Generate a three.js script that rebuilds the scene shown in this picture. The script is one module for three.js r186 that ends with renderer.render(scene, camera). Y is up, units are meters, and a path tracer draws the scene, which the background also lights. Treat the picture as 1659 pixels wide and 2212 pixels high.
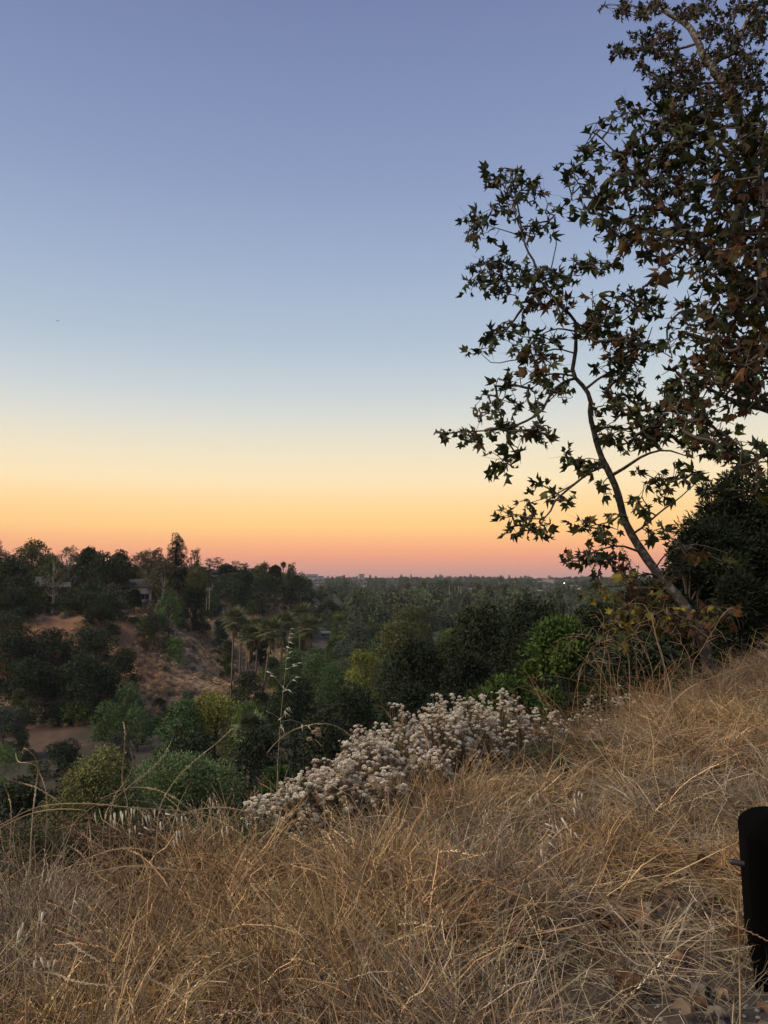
import * as THREE from 'three';
import { createNoise2D, createNoise3D } from 'simplex-noise';

// ---------------------------------------------------------------- camera, sky, fill light, exposure
const scene = new THREE.Scene();
const rad = (d) => d * Math.PI / 180;
const EYE = 1.6, PITCH = rad(5.05), FOV = 67.3;
const camera = new THREE.PerspectiveCamera(FOV, 768 / 1024, 0.05, 30000);
camera.position.set(0, EYE, 0);
camera.rotation.set(PITCH, 0, 0);
scene.add(camera);
const renderer = new THREE.WebGLRenderer({ antialias: true });
renderer.toneMapping = THREE.LinearToneMapping;
renderer.toneMappingExposure = 1.0;
renderer.shadowMap.enabled = true;
renderer.setSize(768, 1024);

function mulberry(a) { return () => { a |= 0; a = a + 0x6D2B79F5 | 0; let t = Math.imul(a ^ a >>> 15, 1 | a); t = t + Math.imul(t ^ t >>> 7, 61 | t) ^ t; return ((t ^ t >>> 14) >>> 0) / 4294967296; }; }
let rnd = mulberry(11);
const seed = (n) => { rnd = mulberry(n * 7919 + 13); };
const R = (a, b) => a + (b - a) * rnd();
const gauss = () => (rnd() + rnd() + rnd() + rnd() - 2) * 1.0;
const pick = (a) => a[Math.floor(rnd() * a.length)];
const n2 = createNoise2D(mulberry(3)), n3 = createNoise3D(mulberry(4));
const clamp = (x, a = 0, b = 1) => Math.min(b, Math.max(a, x));
const sst = (a, b, x) => { const t = clamp((x - a) / (b - a)); return t * t * (3 - 2 * t); };
const mix = (a, b, t) => a + (b - a) * t;
const mixc = (a, b, t) => [mix(a[0], b[0], t), mix(a[1], b[1], t), mix(a[2], b[2], t)];
const lin = (c) => c.map((v) => { v /= 255; return v <= 0.04045 ? v / 12.92 : ((v + 0.055) / 1.055) ** 2.4; });

// dusk sky: the colours of the afterglow by elevation, and of the opposite sky, brightened as fill
const TOWARDS = [[0, [186, 142, 136]], [0.6, [207, 149, 132]], [1.6, [246, 160, 120]], [2.6, [266, 184, 117]], [3.9, [278, 216, 125]], [5.4, [278, 229, 150]], [7.2, [266, 239, 188]], [9.6, [244, 232, 202]], [11.8, [222, 222, 213]], [14.2, [198, 209, 214]], [17.4, [176, 192, 209]], [22, [157, 175, 202]], [27.8, [137, 154, 190]], [33, [124, 140, 179]], [38.6, [112, 127, 168]], [55, [102, 116, 158]], [90, [95, 109, 151]]];
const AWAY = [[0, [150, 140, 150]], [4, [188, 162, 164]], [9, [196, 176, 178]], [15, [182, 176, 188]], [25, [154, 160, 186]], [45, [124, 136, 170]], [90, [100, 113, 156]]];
const FILL_AZ = rad(-112);                      // middle of the added fill, left and slightly behind the camera
const shade3 = (c, k) => c.map((v) => v * k);
function ramp(stops, e) { let k = 0; while (k < stops.length - 2 && e > stops[k + 1][0]) k++; const [a, ca] = stops[k], [b, cb] = stops[k + 1]; return mixc(ca, cb, clamp((e - a) / (b - a))); }
{
  const w = 1024, h = 1024, data = new Float32Array(w * h * 4);
  for (let j = 0; j < h; j++) {
    const e = (j + 0.5) / h * 180 - 90;
    for (let i = 0; i < w; i++) {
      const u = (i + 0.5) / w, phi = (u - 0.5) * 2 * Math.PI, x = Math.cos(phi), z = Math.sin(phi);
      const az = Math.atan2(x, -z); let d = Math.abs(az - FILL_AZ); if (d > Math.PI) d = 2 * Math.PI - d;
      const t = sst(rad(139), rad(180), d), p = (j * w + i) * 4;  // afterglow colours carried round behind the camera, added to light what faces it
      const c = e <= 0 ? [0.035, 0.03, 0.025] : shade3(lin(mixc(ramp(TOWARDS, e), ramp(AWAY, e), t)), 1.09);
      data.set([c[0], c[1], c[2], 1], p);
    }
  }
  const sky = new THREE.DataTexture(data, w, h, THREE.RGBAFormat, THREE.FloatType);
  sky.mapping = THREE.EquirectangularReflectionMapping; sky.magFilter = THREE.LinearFilter; sky.minFilter = THREE.LinearFilter; sky.needsUpdate = true;
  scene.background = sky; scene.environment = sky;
}
const fillSun = new THREE.DirectionalLight(new THREE.Color().setRGB(1, 0.83, 0.6), 3.1);   // added soft fill, higher than the afterglow, for surfaces facing the camera
fillSun.position.set(Math.sin(FILL_AZ) * 100, 100 * Math.tan(rad(44)), -Math.cos(FILL_AZ) * 100);
fillSun.castShadow = true; fillSun.shadow.radius = 50; fillSun.shadow.mapSize.set(2048, 2048);
Object.assign(fillSun.shadow.camera, { left: -150, right: 150, top: 150, bottom: -150, near: 1, far: 500 });
scene.add(fillSun, fillSun.target);
scene.fog = new THREE.FogExp2(0xa9adb8, 0.000065);

// ---------------------------------------------------------------- pixel to place (picture measured on a 1659 x 2212 print)
const F = 1106 / Math.tan(rad(FOV / 2));
function at(X, Y, r) {
  const dx = (X - 829.5) / F, dy = (1106 - Y) / F, c = Math.cos(PITCH), s = Math.sin(PITCH);
  const x = dx, y = dy * c + s, z = -c + dy * s, k = r / Math.hypot(x, z);
  return [x * k, EYE + y * k, z * k];
}
const zoomA = (u, v, r) => at((1400 + u / 1.3827) / 1.507, (500 + v / 1.3827) / 1.507, r);   // measured on the enlarged middle of the tree

// ---------------------------------------------------------------- ground height
const seg = (x, z, ax, az, bx, bz) => ((bx - ax) * (z - az) - (bz - az) * (x - ax)) / Math.hypot(bx - ax, bz - az);  // signed distance to a line
const smin = (a, b, k) => { const h = clamp(0.5 + 0.5 * (b - a) / k); return mix(b, a, h) - k * h * (1 - h); };
const edge = (x, z) => smin(0.7071 * (-x - z) - 3.68, -z - 4.95, 1.2) + 0.25 * n2(x * 0.35, z * 0.35);
function hillA(x, z) { return smin(z + 335, smin(-seg(x, z, -92, -150, -37, -190), -seg(x, z, -32, -190, -46, -330), 14), 20); }
function hillB(x, z) { return smin(smin(-(z + 335), -(x + 24 + 0.05 * (z + 335)), 20), z + 760, 40); }
function H(x, z) {
  const r = Math.hypot(x, z), s = edge(x, z);
  const bank = 0.085 * x + 0.05 * n2(x * 0.7, z * 0.7) + 0.03 * n2(x * 2.1 + 9, z * 2.1) + 0.22 * sst(5, 11, x - 0.25 * z) ;
  const drop = 0.8 * (Math.sqrt(Math.max(s + 0.6, 0) ** 2 + 1.2 * 1.2) - 1.2) * (s > -0.6 ? 1 : 0);
  let floor = -28 + 1.2 * n2(x * 0.012, z * 0.012) + 26.5 * sst(450, 2600, r);
  floor += 5 * n2(x * 0.0022 + 5, z * 0.0022) * sst(300, 900, r) + 7 * n2(x * 0.0035 + 1, z * 0.0012) * sst(1300, 2200, r);
  let h = -smin(-(bank - drop), -floor, 5) ;
  if (r > 60) {
    const a = hillA(x, z), b = hillB(x, z);
    const gully = 1.6 * n2(x * 0.05, z * 0.02) * sst(2, 14, a) * (1 - sst(20, 45, a)) + 0.5 * n2(x * 0.2, z * 0.2) * sst(2, 10, a);
    h += Math.max(20.5 * sst(0, 38, a) + gully, 27 * sst(0, 62, b) + 4 * sst(20, 160, b) + 1.5 * n2(x * 0.03, z * 0.03) * sst(0, 30, b));
  }
  return h;
}
const onGround = (X, r) => { const p = at(X, 1253, r); p[1] = H(p[0], p[2]); return p; };
const groundRay = (X, Y, r0 = 250) => { let r = r0; while (r < 3600) { const p = at(X, Y, r); if (p[1] <= H(p[0], p[2])) break; r += 8; } return r; };
const rToPixY = (X, r, y) => { let lo = 0, hi = 2600; for (let k = 0; k < 30; k++) { const m = (lo + hi) / 2; if (at(X, m, r)[1] > y) lo = m; else hi = m; } return lo; };

// ---------------------------------------------------------------- helpers
const used = {};
const numbered = (n) => { const k = used[n] = (used[n] ?? -1) + 1; return k ? n + '_' + String(k).padStart(3, '0') : n; };
function tag(o, label, category, group, kind) { if (label) o.userData.label = label; if (category) o.userData.category = category; if (group) o.userData.group = group; if (kind) o.userData.kind = kind; return o; }
function thing(name, label, category, p = [0, 0, 0], group) { const o = new THREE.Group(); o.name = numbered(name); o.position.set(...p); scene.add(o); return tag(o, label, category, group); }
function mesh(name, geo, mat, parent, kind) {
  const m = new THREE.Mesh(geo, mat); m.castShadow = m.receiveShadow = true;
  m.name = name; if (kind) m.userData.kind = kind;
  (parent ?? scene).add(m); if (!parent) m.name = numbered(name);
  return m;
}
class Geo {
  constructor() { this.p = []; this.c = []; this.i = []; this.uv = null; }
  v(x, y, z, c) { this.p.push(x, y, z); this.c.push(c[0], c[1], c[2]); return this.p.length / 3 - 1; }
  t(a, b, c) { this.i.push(a, b, c); }
  geo(normals = true) {
    const g = new THREE.BufferGeometry();
    g.setAttribute('position', new THREE.Float32BufferAttribute(this.p, 3));
    g.setAttribute('color', new THREE.Float32BufferAttribute(this.c, 3));
    if (this.uv) g.setAttribute('uv', new THREE.Float32BufferAttribute(this.uv, 2));
    g.setIndex(this.i); if (normals) g.computeVertexNormals(); return g;
  }
}
const sub = (a, b) => [a[0] - b[0], a[1] - b[1], a[2] - b[2]], add = (a, b, k = 1) => [a[0] + b[0] * k, a[1] + b[1] * k, a[2] + b[2] * k];
const cross = (a, b) => [a[1] * b[2] - a[2] * b[1], a[2] * b[0] - a[0] * b[2], a[0] * b[1] - a[1] * b[0]], len = (a) => Math.hypot(a[0], a[1], a[2]);
const norm = (a) => { const l = len(a) || 1; return [a[0] / l, a[1] / l, a[2] / l]; };
const lerp3 = (a, b, t) => [mix(a[0], b[0], t), mix(a[1], b[1], t), mix(a[2], b[2], t)];
const rdir = () => { const y = R(-1, 1), a = R(0, 6.2832), s = Math.sqrt(1 - y * y); return [Math.cos(a) * s, y, Math.sin(a) * s]; };
const shade = (c, k) => [c[0] * k, c[1] * k, c[2] * k];
function tube(g, pts, rads, sides, col, uvLen) {
  let t0 = norm(sub(pts[1], pts[0])), n = norm(cross(t0, Math.abs(t0[1]) < 0.9 ? [0, 1, 0] : [1, 0, 0])), L = 0; const rings = [];
  for (let k = 0; k < pts.length; k++) {
    const t = norm(sub(pts[Math.min(k + 1, pts.length - 1)], pts[Math.max(k - 1, 0)]));
    n = norm(sub(n, shade(t, n[0] * t[0] + n[1] * t[1] + n[2] * t[2]))); const b = cross(t, n), ring = [];
    if (k) L += len(sub(pts[k], pts[k - 1]));
    const rr = Array.isArray(rads) ? rads[k] : rads, cc = typeof col === 'function' ? col(k / (pts.length - 1)) : col;
    for (let s = 0; s <= (uvLen ? sides : sides - 1); s++) {
      const a = s / sides * 6.28318, ca = Math.cos(a) * rr, sa = Math.sin(a) * rr;
      ring.push(g.v(pts[k][0] + n[0] * ca + b[0] * sa, pts[k][1] + n[1] * ca + b[1] * sa, pts[k][2] + n[2] * ca + b[2] * sa, cc));
      if (uvLen) (g.uv ??= []).push(s / sides * uvLen, L);
    }
    rings.push(ring);
  }
  const m = rings[0].length;
  for (let k = 0; k + 1 < rings.length; k++) for (let s = 0; s < (uvLen ? m - 1 : m); s++) {
    const a = rings[k][s], b = rings[k][(s + 1) % m], c = rings[k + 1][s], d = rings[k + 1][(s + 1) % m];
    g.t(a, b, c); g.t(b, d, c);
  }
}
function blade(g, pts, w, col, side) {          // a thin ribbon, wide in the middle, to a point
  let last = null; const n = pts.length - 1;
  for (let k = 0; k <= n; k++) {
    const t = norm(sub(pts[Math.min(k + 1, n)], pts[Math.max(k - 1, 0)])); let b = norm(cross(t, side)); const q = k / n, ww = w * (q < 0.5 ? 1 : 1 - (q - 0.5) * 1.7) * 0.5;
    const c = typeof col === 'function' ? col(q) : col;
    const l = g.v(pts[k][0] - b[0] * ww, pts[k][1] - b[1] * ww, pts[k][2] - b[2] * ww, c), r = g.v(pts[k][0] + b[0] * ww, pts[k][1] + b[1] * ww, pts[k][2] + b[2] * ww, c);
    if (last) { g.t(last[0], last[1], l); g.t(last[1], r, l); } last = [l, r];
  }
}
function leafFace(g, p, dir, nrm, L, W, col, fold = 0.25) {   // one folded leaf or leaf spray
  const b = cross(dir, nrm), m = add(p, dir, L * 0.45), q = add(p, dir, L);
  const i0 = g.v(p[0], p[1], p[2], col), i1 = g.v(m[0] + b[0] * W * 0.5 - nrm[0] * W * fold, m[1] + b[1] * W * 0.5 - nrm[1] * W * fold, m[2] + b[2] * W * 0.5 - nrm[2] * W * fold, col);
  const i2 = g.v(q[0], q[1], q[2], col), i3 = g.v(m[0] - b[0] * W * 0.5 - nrm[0] * W * fold, m[1] - b[1] * W * 0.5 - nrm[1] * W * fold, m[2] - b[2] * W * 0.5 - nrm[2] * W * fold, col);
  g.t(i0, i1, i2); g.t(i0, i2, i3);
}
function spindle(g, a, b, w, col, sides = 5) { const ax = sub(b, a); tube(g, [a, add(a, ax, 0.25), add(a, ax, 0.6), b], [w * 0.25, w * 0.5, w * 0.34, w * 0.03], sides, col); }
function box(g, x0, x1, y0, y1, z0, z1, c) {
  const f = (a, b, d, e) => { const o = [a, b, d, e].map((q) => g.v(...q, c)); g.t(o[0], o[1], o[2]); g.t(o[0], o[2], o[3]); };
  f([x0, y0, z1], [x1, y0, z1], [x1, y1, z1], [x0, y1, z1]); f([x1, y0, z0], [x0, y0, z0], [x0, y1, z0], [x1, y1, z0]);
  f([x0, y0, z0], [x0, y0, z1], [x0, y1, z1], [x0, y1, z0]); f([x1, y0, z1], [x1, y0, z0], [x1, y1, z0], [x1, y1, z1]);
  f([x0, y1, z1], [x1, y1, z1], [x1, y1, z0], [x0, y1, z0]); f([x0, y0, z0], [x1, y0, z0], [x1, y0, z1], [x0, y0, z1]);
}
const vc = (rough, extra = {}) => new THREE.MeshStandardMaterial({ vertexColors: true, roughness: rough, side: THREE.DoubleSide, ...extra });
const ph = (rough, extra = {}) => new THREE.MeshPhysicalMaterial({ vertexColors: true, roughness: rough, side: THREE.DoubleSide, specularIntensity: 0.4, ...extra });
function canvasless(w, fn, repeat) {             // a small computed colour map
  const d = new Uint8Array(w * w * 4);
  for (let j = 0; j < w; j++) for (let i = 0; i < w; i++) { const v = fn(i / w, j / w); d.set([v[0] * 255, v[1] * 255, v[2] * 255, 255], (j * w + i) * 4); }
  const t = new THREE.DataTexture(d, w, w); t.wrapS = t.wrapT = THREE.RepeatWrapping; t.magFilter = THREE.LinearFilter; t.minFilter = THREE.LinearMipmapLinearFilter; if (repeat) t.repeat.set(repeat, repeat); t.needsUpdate = true; return t;
}
const tileNoise = (u, v, f, o = 0) => { const a = u * 6.28318, b = v * 6.28318, k = f / 6.28318; return n3(Math.cos(a) * k + o, Math.sin(a) * k + Math.cos(b) * k * 1.3, Math.sin(b) * k * 1.3 + o); };
const M = {
  leaf: ph(0.8, { name: 'foliage', specularIntensity: 0.12 }), wood: vc(0.9, { name: 'bark' }), grass: ph(0.7, { name: 'dry_stems', transmission: 0.25 }), plain: vc(0.85, { name: 'painted' }),
  leafNear: ph(0.7, { name: 'thin_leaf', transmission: 0.25, specularIntensity: 0.2 }), glass: new THREE.MeshStandardMaterial({ color: 0x0a0b0c, roughness: 0.15, name: 'dark_window' }),
};

// ---------------------------------------------------------------- the ground, one sheet to the horizon
{
  const az = []; for (let a = -180; a < 180;) { az.push(a); a += Math.abs(a + (a < 0 ? 0.01 : 0)) < 36 ? 0.3 : 6; } az.push(180);
  const rr = [0]; for (let r = 0.5; r < 4800;) { rr.push(r); r *= r < 12 ? 1.022 : r < 420 ? 1.0165 : 1.05; } rr.push(4800);
  const g = new Geo(); g.uv = [];
  const soil = [0.06, 0.043, 0.031], path = [0.075, 0.068, 0.062], litter = [0.12, 0.085, 0.055], hill = [0.46, 0.32, 0.21], red = [0.28, 0.17, 0.115], rust = [0.34, 0.18, 0.09], floorC = [0.075, 0.062, 0.036], lawn = [0.07, 0.1, 0.035], sand = [0.17, 0.1, 0.06];
  for (const r of rr) for (const a of az) {
    const x = Math.sin(rad(a)) * r, z = -Math.cos(rad(a)) * r, y = H(x, z); let c;
    const nn = n2(x * 0.9, z * 0.9), n1 = n2(x * 0.06 + 3, z * 0.06);
    if (r < 45) {
      c = mixc(soil, litter, 0.5 + 0.5 * nn); c = mixc(c, path, sst(0.9, 1.6, x + 0.28 * (z + 3.4) + 0.15 * nn) * (1 - sst(3.0, 3.6, r)));
      c = mixc(c, floorC, sst(3, 9, edge(x, z)));
    } else {
      const A = hillA(x, z);
      c = mixc(floorC, sand, sst(142, 152, r) * (1 - sst(174, 184, r)) * sst(-19.5, -22.5, a + 2 * n1) * 0.9);
      c = mixc(c, mixc(hill, red, sst(24, 34, A + 5 * n1)), sst(1, 6, A));
      c = mixc(c, rust, sst(8, 14, A) * sst(-15.2, -16.6, a + n1) * (1 - sst(34, 42, A)));
      c = mixc(c, floorC, sst(40, 50, A));
      const B = hillB(x, z); c = mixc(c, rust, sst(3, 9, B) * (1 - sst(34, 44, B)) * sst(0.0, 0.3, n2(x * 0.035 + 2, z * 0.01)));
      c = mixc(c, lawn, sst(0.25, 0.4, n2(x * 0.016 + 40, z * 0.008)) * sst(200, 230, r) * (1 - sst(520, 600, r)) * sst(-9, -6, a));
      c = shade(c, 0.9 + 0.3 * n2(x * 0.4, z * 0.4));
    }
    g.v(x, y, z, c); g.uv.push(x / 3, z / 3);
  }
  const n = az.length;
  for (let j = 0; j + 1 < rr.length; j++) for (let i = 0; i + 1 < n; i++) { const a = j * n + i, b = a + 1, c = a + n, d = c + 1; g.t(a, b, d); g.t(a, d, c); }
  const tex = canvasless(512, (u, v) => { const t = 0.66 + 0.16 * tileNoise(u, v, 12) + 0.14 * tileNoise(u, v, 45, 3) + 0.12 * tileNoise(u, v, 140, 7); return [clamp(t * 1.02), clamp(t), clamp(t * 0.97)]; });
  tex.colorSpace = THREE.NoColorSpace;
  const m = vc(0.97, { map: tex, bumpMap: tex, bumpScale: 0.02, name: 'soil', side: THREE.FrontSide });
  tag(mesh('ground', g.geo(), m), 'dry slope dropping into the valley and out to the horizon', null, null, 'structure');
}

// ---------------------------------------------------------------- trees of the middle distance
// crown = lobes of leaf sprays round real limbs; sizes in metres
const GREENS = { dark: [0.038, 0.05, 0.028], oak: [0.048, 0.062, 0.034], olive: [0.095, 0.104, 0.044], brown: [0.112, 0.096, 0.056], bright: [0.13, 0.19, 0.055], yellow: [0.18, 0.19, 0.045], grey: [0.1, 0.114, 0.08], mid: [0.085, 0.13, 0.048], blue: [0.036, 0.052, 0.036], near: [0.075, 0.12, 0.032] };
const BARK = { dark: [0.07, 0.055, 0.045], pale: [0.38, 0.35, 0.3], brown: [0.12, 0.09, 0.07] };
function lobesOf(shape, h, w) {
  const L = [], put = (x, y, z, a, b) => L.push({ x, y, z, a, b: b ?? a });
  if (shape === 'oak' || shape === 'round' || shape === 'bush') {
    const y0 = shape === 'bush' ? 0.12 : shape === 'oak' ? 0.3 : 0.24, n = shape === 'bush' ? 13 : 19;
    for (let k = 0; k < n; k++) {
      const q = k / (n - 1), el = mix(-0.35, 1.45, Math.pow(q, 0.85)) , az = k * 2.39996 + R(-0.5, 0.5), rr = Math.cos(clamp(el, -0.3, 1.5)) * w * 0.36 * R(0.75, 1.1);
      const ra = w * R(0.13, 0.21);
      put(Math.cos(az) * rr, h * mix(y0 + 0.1, 0.99, clamp(Math.sin(Math.max(el, -0.3)) * R(0.85, 1))) - ra * 0.9, Math.sin(az) * rr, ra, ra * R(0.6, 0.95));
    }
    put(0, h * 0.55, 0, w * 0.26, h * 0.22);
  } else if (shape === 'column') {
    for (let k = 0; k < 26; k++) { const q = k / 25, ww = w * (q < 0.7 ? mix(0.5, 0.52, q) : mix(0.52, 0.26, ((q - 0.7) / 0.3) ** 1.6)), az = k * 2.4; put(Math.cos(az) * ww * 0.34, h * mix(0.08, 0.93, q), Math.sin(az) * ww * 0.34, ww * 0.72, h * 0.075); }
  } else if (shape === 'cone') {
    for (let k = 0; k < 24; k++) { const q = k / 23, ww = w * mix(0.5, 0.05, q) * R(0.8, 1.15), az = k * 2.4; put(Math.cos(az) * ww * 0.55, h * mix(0.1, 0.97, q), Math.sin(az) * ww * 0.55, ww * 0.55, h * 0.025); }
  } else if (shape === 'cedar') {
    for (let k = 0; k < 16; k++) { const q = k / 15, ww = w * mix(0.42, 0.2, q) * R(0.6, 1.1), az = k * 2.4 + R(-0.4, 0.4); put(Math.cos(az) * ww * 0.8, h * mix(0.38, 0.97, q), Math.sin(az) * ww * 0.8, ww * 0.62, h * 0.022); }
  } else if (shape === 'wispy') {
    for (let k = 0; k < 22; k++) { const q = k / 21, az = k * 2.4, ww = w * 0.4 * Math.sin(mix(0.7, 2.7, q)) * R(0.4, 1.1); put(Math.cos(az) * ww, h * mix(0.35, 0.97, q), Math.sin(az) * ww, w * R(0.07, 0.13), w * R(0.08, 0.16)); }
  } else if (shape === 'willow') {
    for (let k = 0; k < 18; k++) { const q = k / 17, az = k * 2.4, ww = w * 0.37 * Math.sqrt(1 - (q * 0.95) ** 2); put(Math.cos(az) * ww, h * mix(0.25, 0.86, q), Math.sin(az) * ww, w * R(0.13, 0.19), h * R(0.1, 0.18)); }
  }
  return L;
}
const DENS = { oak: 1, round: 0.9, bush: 1, column: 1.7, cone: 1, cedar: 1, wispy: 0.28, willow: 1 };
function growTree(shape, h, w, o = {}) {
  const leaf = o.leaf ?? 0.45, col = o.col ?? GREENS.oak, bark = o.bark ?? BARK.dark, g = new Geo(), t = new Geo();
  const hc = ['oak', 'round', 'bush', 'willow'].includes(shape) ? Math.min(h, w * (o.hk ?? (shape === 'bush' ? 1.0 : 1.25))) : h, L = lobesOf(shape, hc, w), lean = [R(-0.04, 0.04) * h, 0, R(-0.04, 0.04) * h];
  const top0 = shape === 'column' || shape === 'cone' || shape === 'cedar' || shape === 'wispy' ? 0.93 : shape === 'bush' ? 0.3 : 0.6, top = (h - hc + hc * top0) / h, tr = o.trunk ?? Math.max(0.05, hc * 0.024), pts = [], rads = [];
  for (let k = 0; k <= 6; k++) { const q = k / 6; pts.push([lean[0] * q * q + R(-1, 1) * tr * 0.5, h * top * q - 0.15, lean[2] * q * q + R(-1, 1) * tr * 0.5]); rads.push(tr * mix(1.15, 0.25, q)); }
  for (const l of L) l.y += h - hc;
  tube(t, pts, rads, 6, bark);
  for (const l of L) {
    const k = clamp(Math.round((l.y - hc * (shape === 'wispy' ? 0.22 : 0.14)) / (h * top) * 6), 1, 5), a = pts[k], b = [l.x, l.y, l.z];
    const m = add(lerp3(a, b, 0.5), [0, (shape === 'willow' ? 0.12 : -0.03) * h, 0]);
    tube(t, [a, m, b], [rads[k] * 0.6, rads[k] * 0.38, tr * 0.1], 5, bark);
    if (shape === 'wispy') for (let q = 0; q < 4; q++) tube(t, [lerp3(m, b, R(0.2, 0.9)), add(b, rdir(), l.a), add(b, rdir(), l.a * 1.5)], [tr * 0.12, tr * 0.08, tr * 0.04], 3, bark);
  }
  let total = 0; for (const l of L) total += l.a * (l.a + l.b);
  const want = (o.n ?? 2600) * DENS[shape];
  for (const l of L) {
    const n = Math.round(want * l.a * (l.a + l.b) / total / 6), tone = R(0.78, 1.25), warm = R(-0.1, 0.1);
    for (let s = 0; s < n; s++) {
      const d = rdir(); if (d[1] < -0.45 && rnd() < 0.6) d[1] *= -1;
      const q = (shape === 'column' ? R(0.88, 1.02) : R(0.72, 1.08)) * (1 + (shape === 'column' ? 0.08 : 0.22) * n3(d[0] * 2 + l.x, d[1] * 2 + l.y, d[2] * 2 + l.z)), p = [l.x + d[0] * l.a * q, l.y + d[1] * l.b * q, l.z + d[2] * l.a * q];
      const ct = tone * R(0.8, 1.2), c = [col[0] * ct * (1 + warm), col[1] * ct, col[2] * ct * (1 - warm)];
      for (let k = 0; k < 6; k++) {
        const e = rdir(), pp = add(p, e, leaf * R(0.2, 1.1)); let dir, nr;
        if (shape === 'willow') { dir = norm([e[0] * 0.5 + d[0] * 0.3, -1, e[2] * 0.5 + d[2] * 0.3]); nr = norm(cross(dir, cross(d, dir))); }
        else if (shape === 'cedar') { nr = norm([e[0] * 0.4, 1, e[2] * 0.4]); dir = norm(cross(nr, e)); }
        else { dir = norm(add(add(e, d, 0.45), [0, o.narrow ? -0.15 : 0.2, 0])); nr = norm(add(d, rdir(), 0.8)); nr = norm(cross(dir, cross(nr, dir))); }
        const ls = leaf * R(0.7, 1.35);
        leafFace(g, pp, dir, nr, ls, ls * (o.narrow ?? (shape === 'willow' ? 0.3 : 0.62)), shade(c, R(0.85, 1.15)));
      }
    }
  }
  return { crown: g.geo(), trunk: t.geo() };
}
let treeSeed = 100;
// a tree whose top is at (X, Y) of the print when it stands r metres off, W wide on the print
function tree(name, label, category, shape, X, Y, W, r, o = {}) {
  seed(treeSeed++); if (r < 0) r = groundRay(X, -r, 150);
  const base = onGround(X, r), top = at(X, Y, r)[1], h = Math.max(top - base[1], 0.6) + 0.15, w = W / F * r * (o.widen ?? 1.12);
  base[1] -= 0.15;
  const px = r / F / 0.463, n = o.n ?? 9000;
  const leaf = Math.max(px * (o.fine ? 0.85 : 1.15), o.leaf ?? 0.075, Math.sqrt(6 * w * Math.min(h, w * 1.4) * DENS[shape] / n));
  const t = thing(name, label, category, base, o.group), gg = growTree(shape, h, w, { hk: r > 100 ? (shape === 'bush' ? 9 : 1.5) : r > 40 ? 1.4 : undefined, ...o, leaf, n });
  t.rotation.y = 0;
  mesh('trunk', gg.trunk, M.wood, t); mesh('crown', gg.crown, r < 40 ? M.leafNear : M.leaf, t, 'stuff');
  return t;
}
// --- far hilltop, houses among trees
tree('gum_tree', 'dark clumpy treetop poking into the photo at its left edge, above the oaks', 'tree', 'oak', -28, 1146, 74, 236, { col: GREENS.dark });
tree('oak_tree', 'broad dark oak filling the hilltop to the left of the brown two-storey house', 'tree', 'oak', 24, 1196, 104, 226, { col: GREENS.oak });
tree('oak_tree', 'dark oak low on the hilltop under the broad oak at the photo edge', 'tree', 'bush', 30, 1266, 90, 214, { col: GREENS.dark });
tree('leafy_tree', 'tall ragged-topped tree rising above the broad oak, highest at the far left of the skyline', 'tree', 'round', 66, 1157, 92, 262, { col: GREENS.olive });
tree('leafy_tree', 'olive tree between the tall ragged tree and the thin half-bare trees', 'tree', 'round', 104, 1192, 60, 256, { col: GREENS.olive });
tree('bare_tree', 'thin half-bare tree with fine twigs against the sky above the brown house', 'tree', 'wispy', 146, 1184, 62, 258, { col: GREENS.brown, bark: BARK.pale });
tree('bare_tree', 'thin half-bare tree, second of two above the brown house, nearer the big oak', 'tree', 'wispy', 170, 1198, 46, 262, { col: GREENS.brown, bark: BARK.brown });
tree('birch_tree', 'loose tree with forked pale trunks standing in front of the brown two-storey house', 'tree', 'wispy', 116, 1206, 60, 233, { col: GREENS.olive, bark: BARK.pale, n: 9000, trunk: 0.28 });
tree('oak_tree', 'large dark oak between the brown house and the white house', 'tree', 'oak', 226, 1188, 118, 236, { col: GREENS.oak, n: 8000 });
tree('oak_tree', 'dark oak with a knobby top where the skyline dips beside the half-bare trees', 'tree', 'oak', 190, 1180, 46, 244, { col: GREENS.dark });
tree('oak_tree', 'dark oak with a rounded top just left of the olive brown grove', 'tree', 'oak', 258, 1186, 58, 250, { col: GREENS.dark });
tree('leafy_tree', 'olive brown tree with pale trunks behind the white house', 'tree', 'round', 314, 1180, 74, 258, { col: GREENS.brown, bark: BARK.pale });
tree('leafy_tree', 'olive brown tree in front of the dark columnar conifer', 'tree', 'round', 352, 1196, 84, 240, { col: GREENS.brown, bark: BARK.pale });
tree('bare_tree', 'feathery half-bare treetop directly left of the columnar conifer', 'tree', 'wispy', 338, 1186, 36, 262, { col: GREENS.brown });
tree('conifer', 'tall dark columnar conifer standing highest on the left hill skyline', 'conifer', 'column', 381, 1152, 44, 250, { col: [0.024, 0.034, 0.022], widen: 1.05, n: 16000, leaf: 0.26, fine: true });
tree('bare_tree', 'wispy half-bare tree directly right of the columnar conifer', 'tree', 'wispy', 420, 1186, 42, 256, { col: GREENS.brown, bark: BARK.brown });
tree('leafy_tree', 'dark olive tree at the right end of the left hilltop, below the wispy tree', 'tree', 'round', 424, 1224, 80, 246, { col: GREENS.olive });
tree('oak_tree', 'dark low oak beside the bright drooping tree on the hill crest', 'tree', 'bush', 420, 1256, 66, 246, { col: GREENS.oak });
tree('pepper_tree', 'bright green drooping tree on the crest above the bare slope', 'tree', 'willow', 368, 1270, 58, 220, { col: GREENS.mid, n: 8000 });
tree('oak_tree', 'small dark tree in front of the white house wall', 'tree', 'round', 292, 1272, 26, 228, { col: GREENS.dark });
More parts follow.
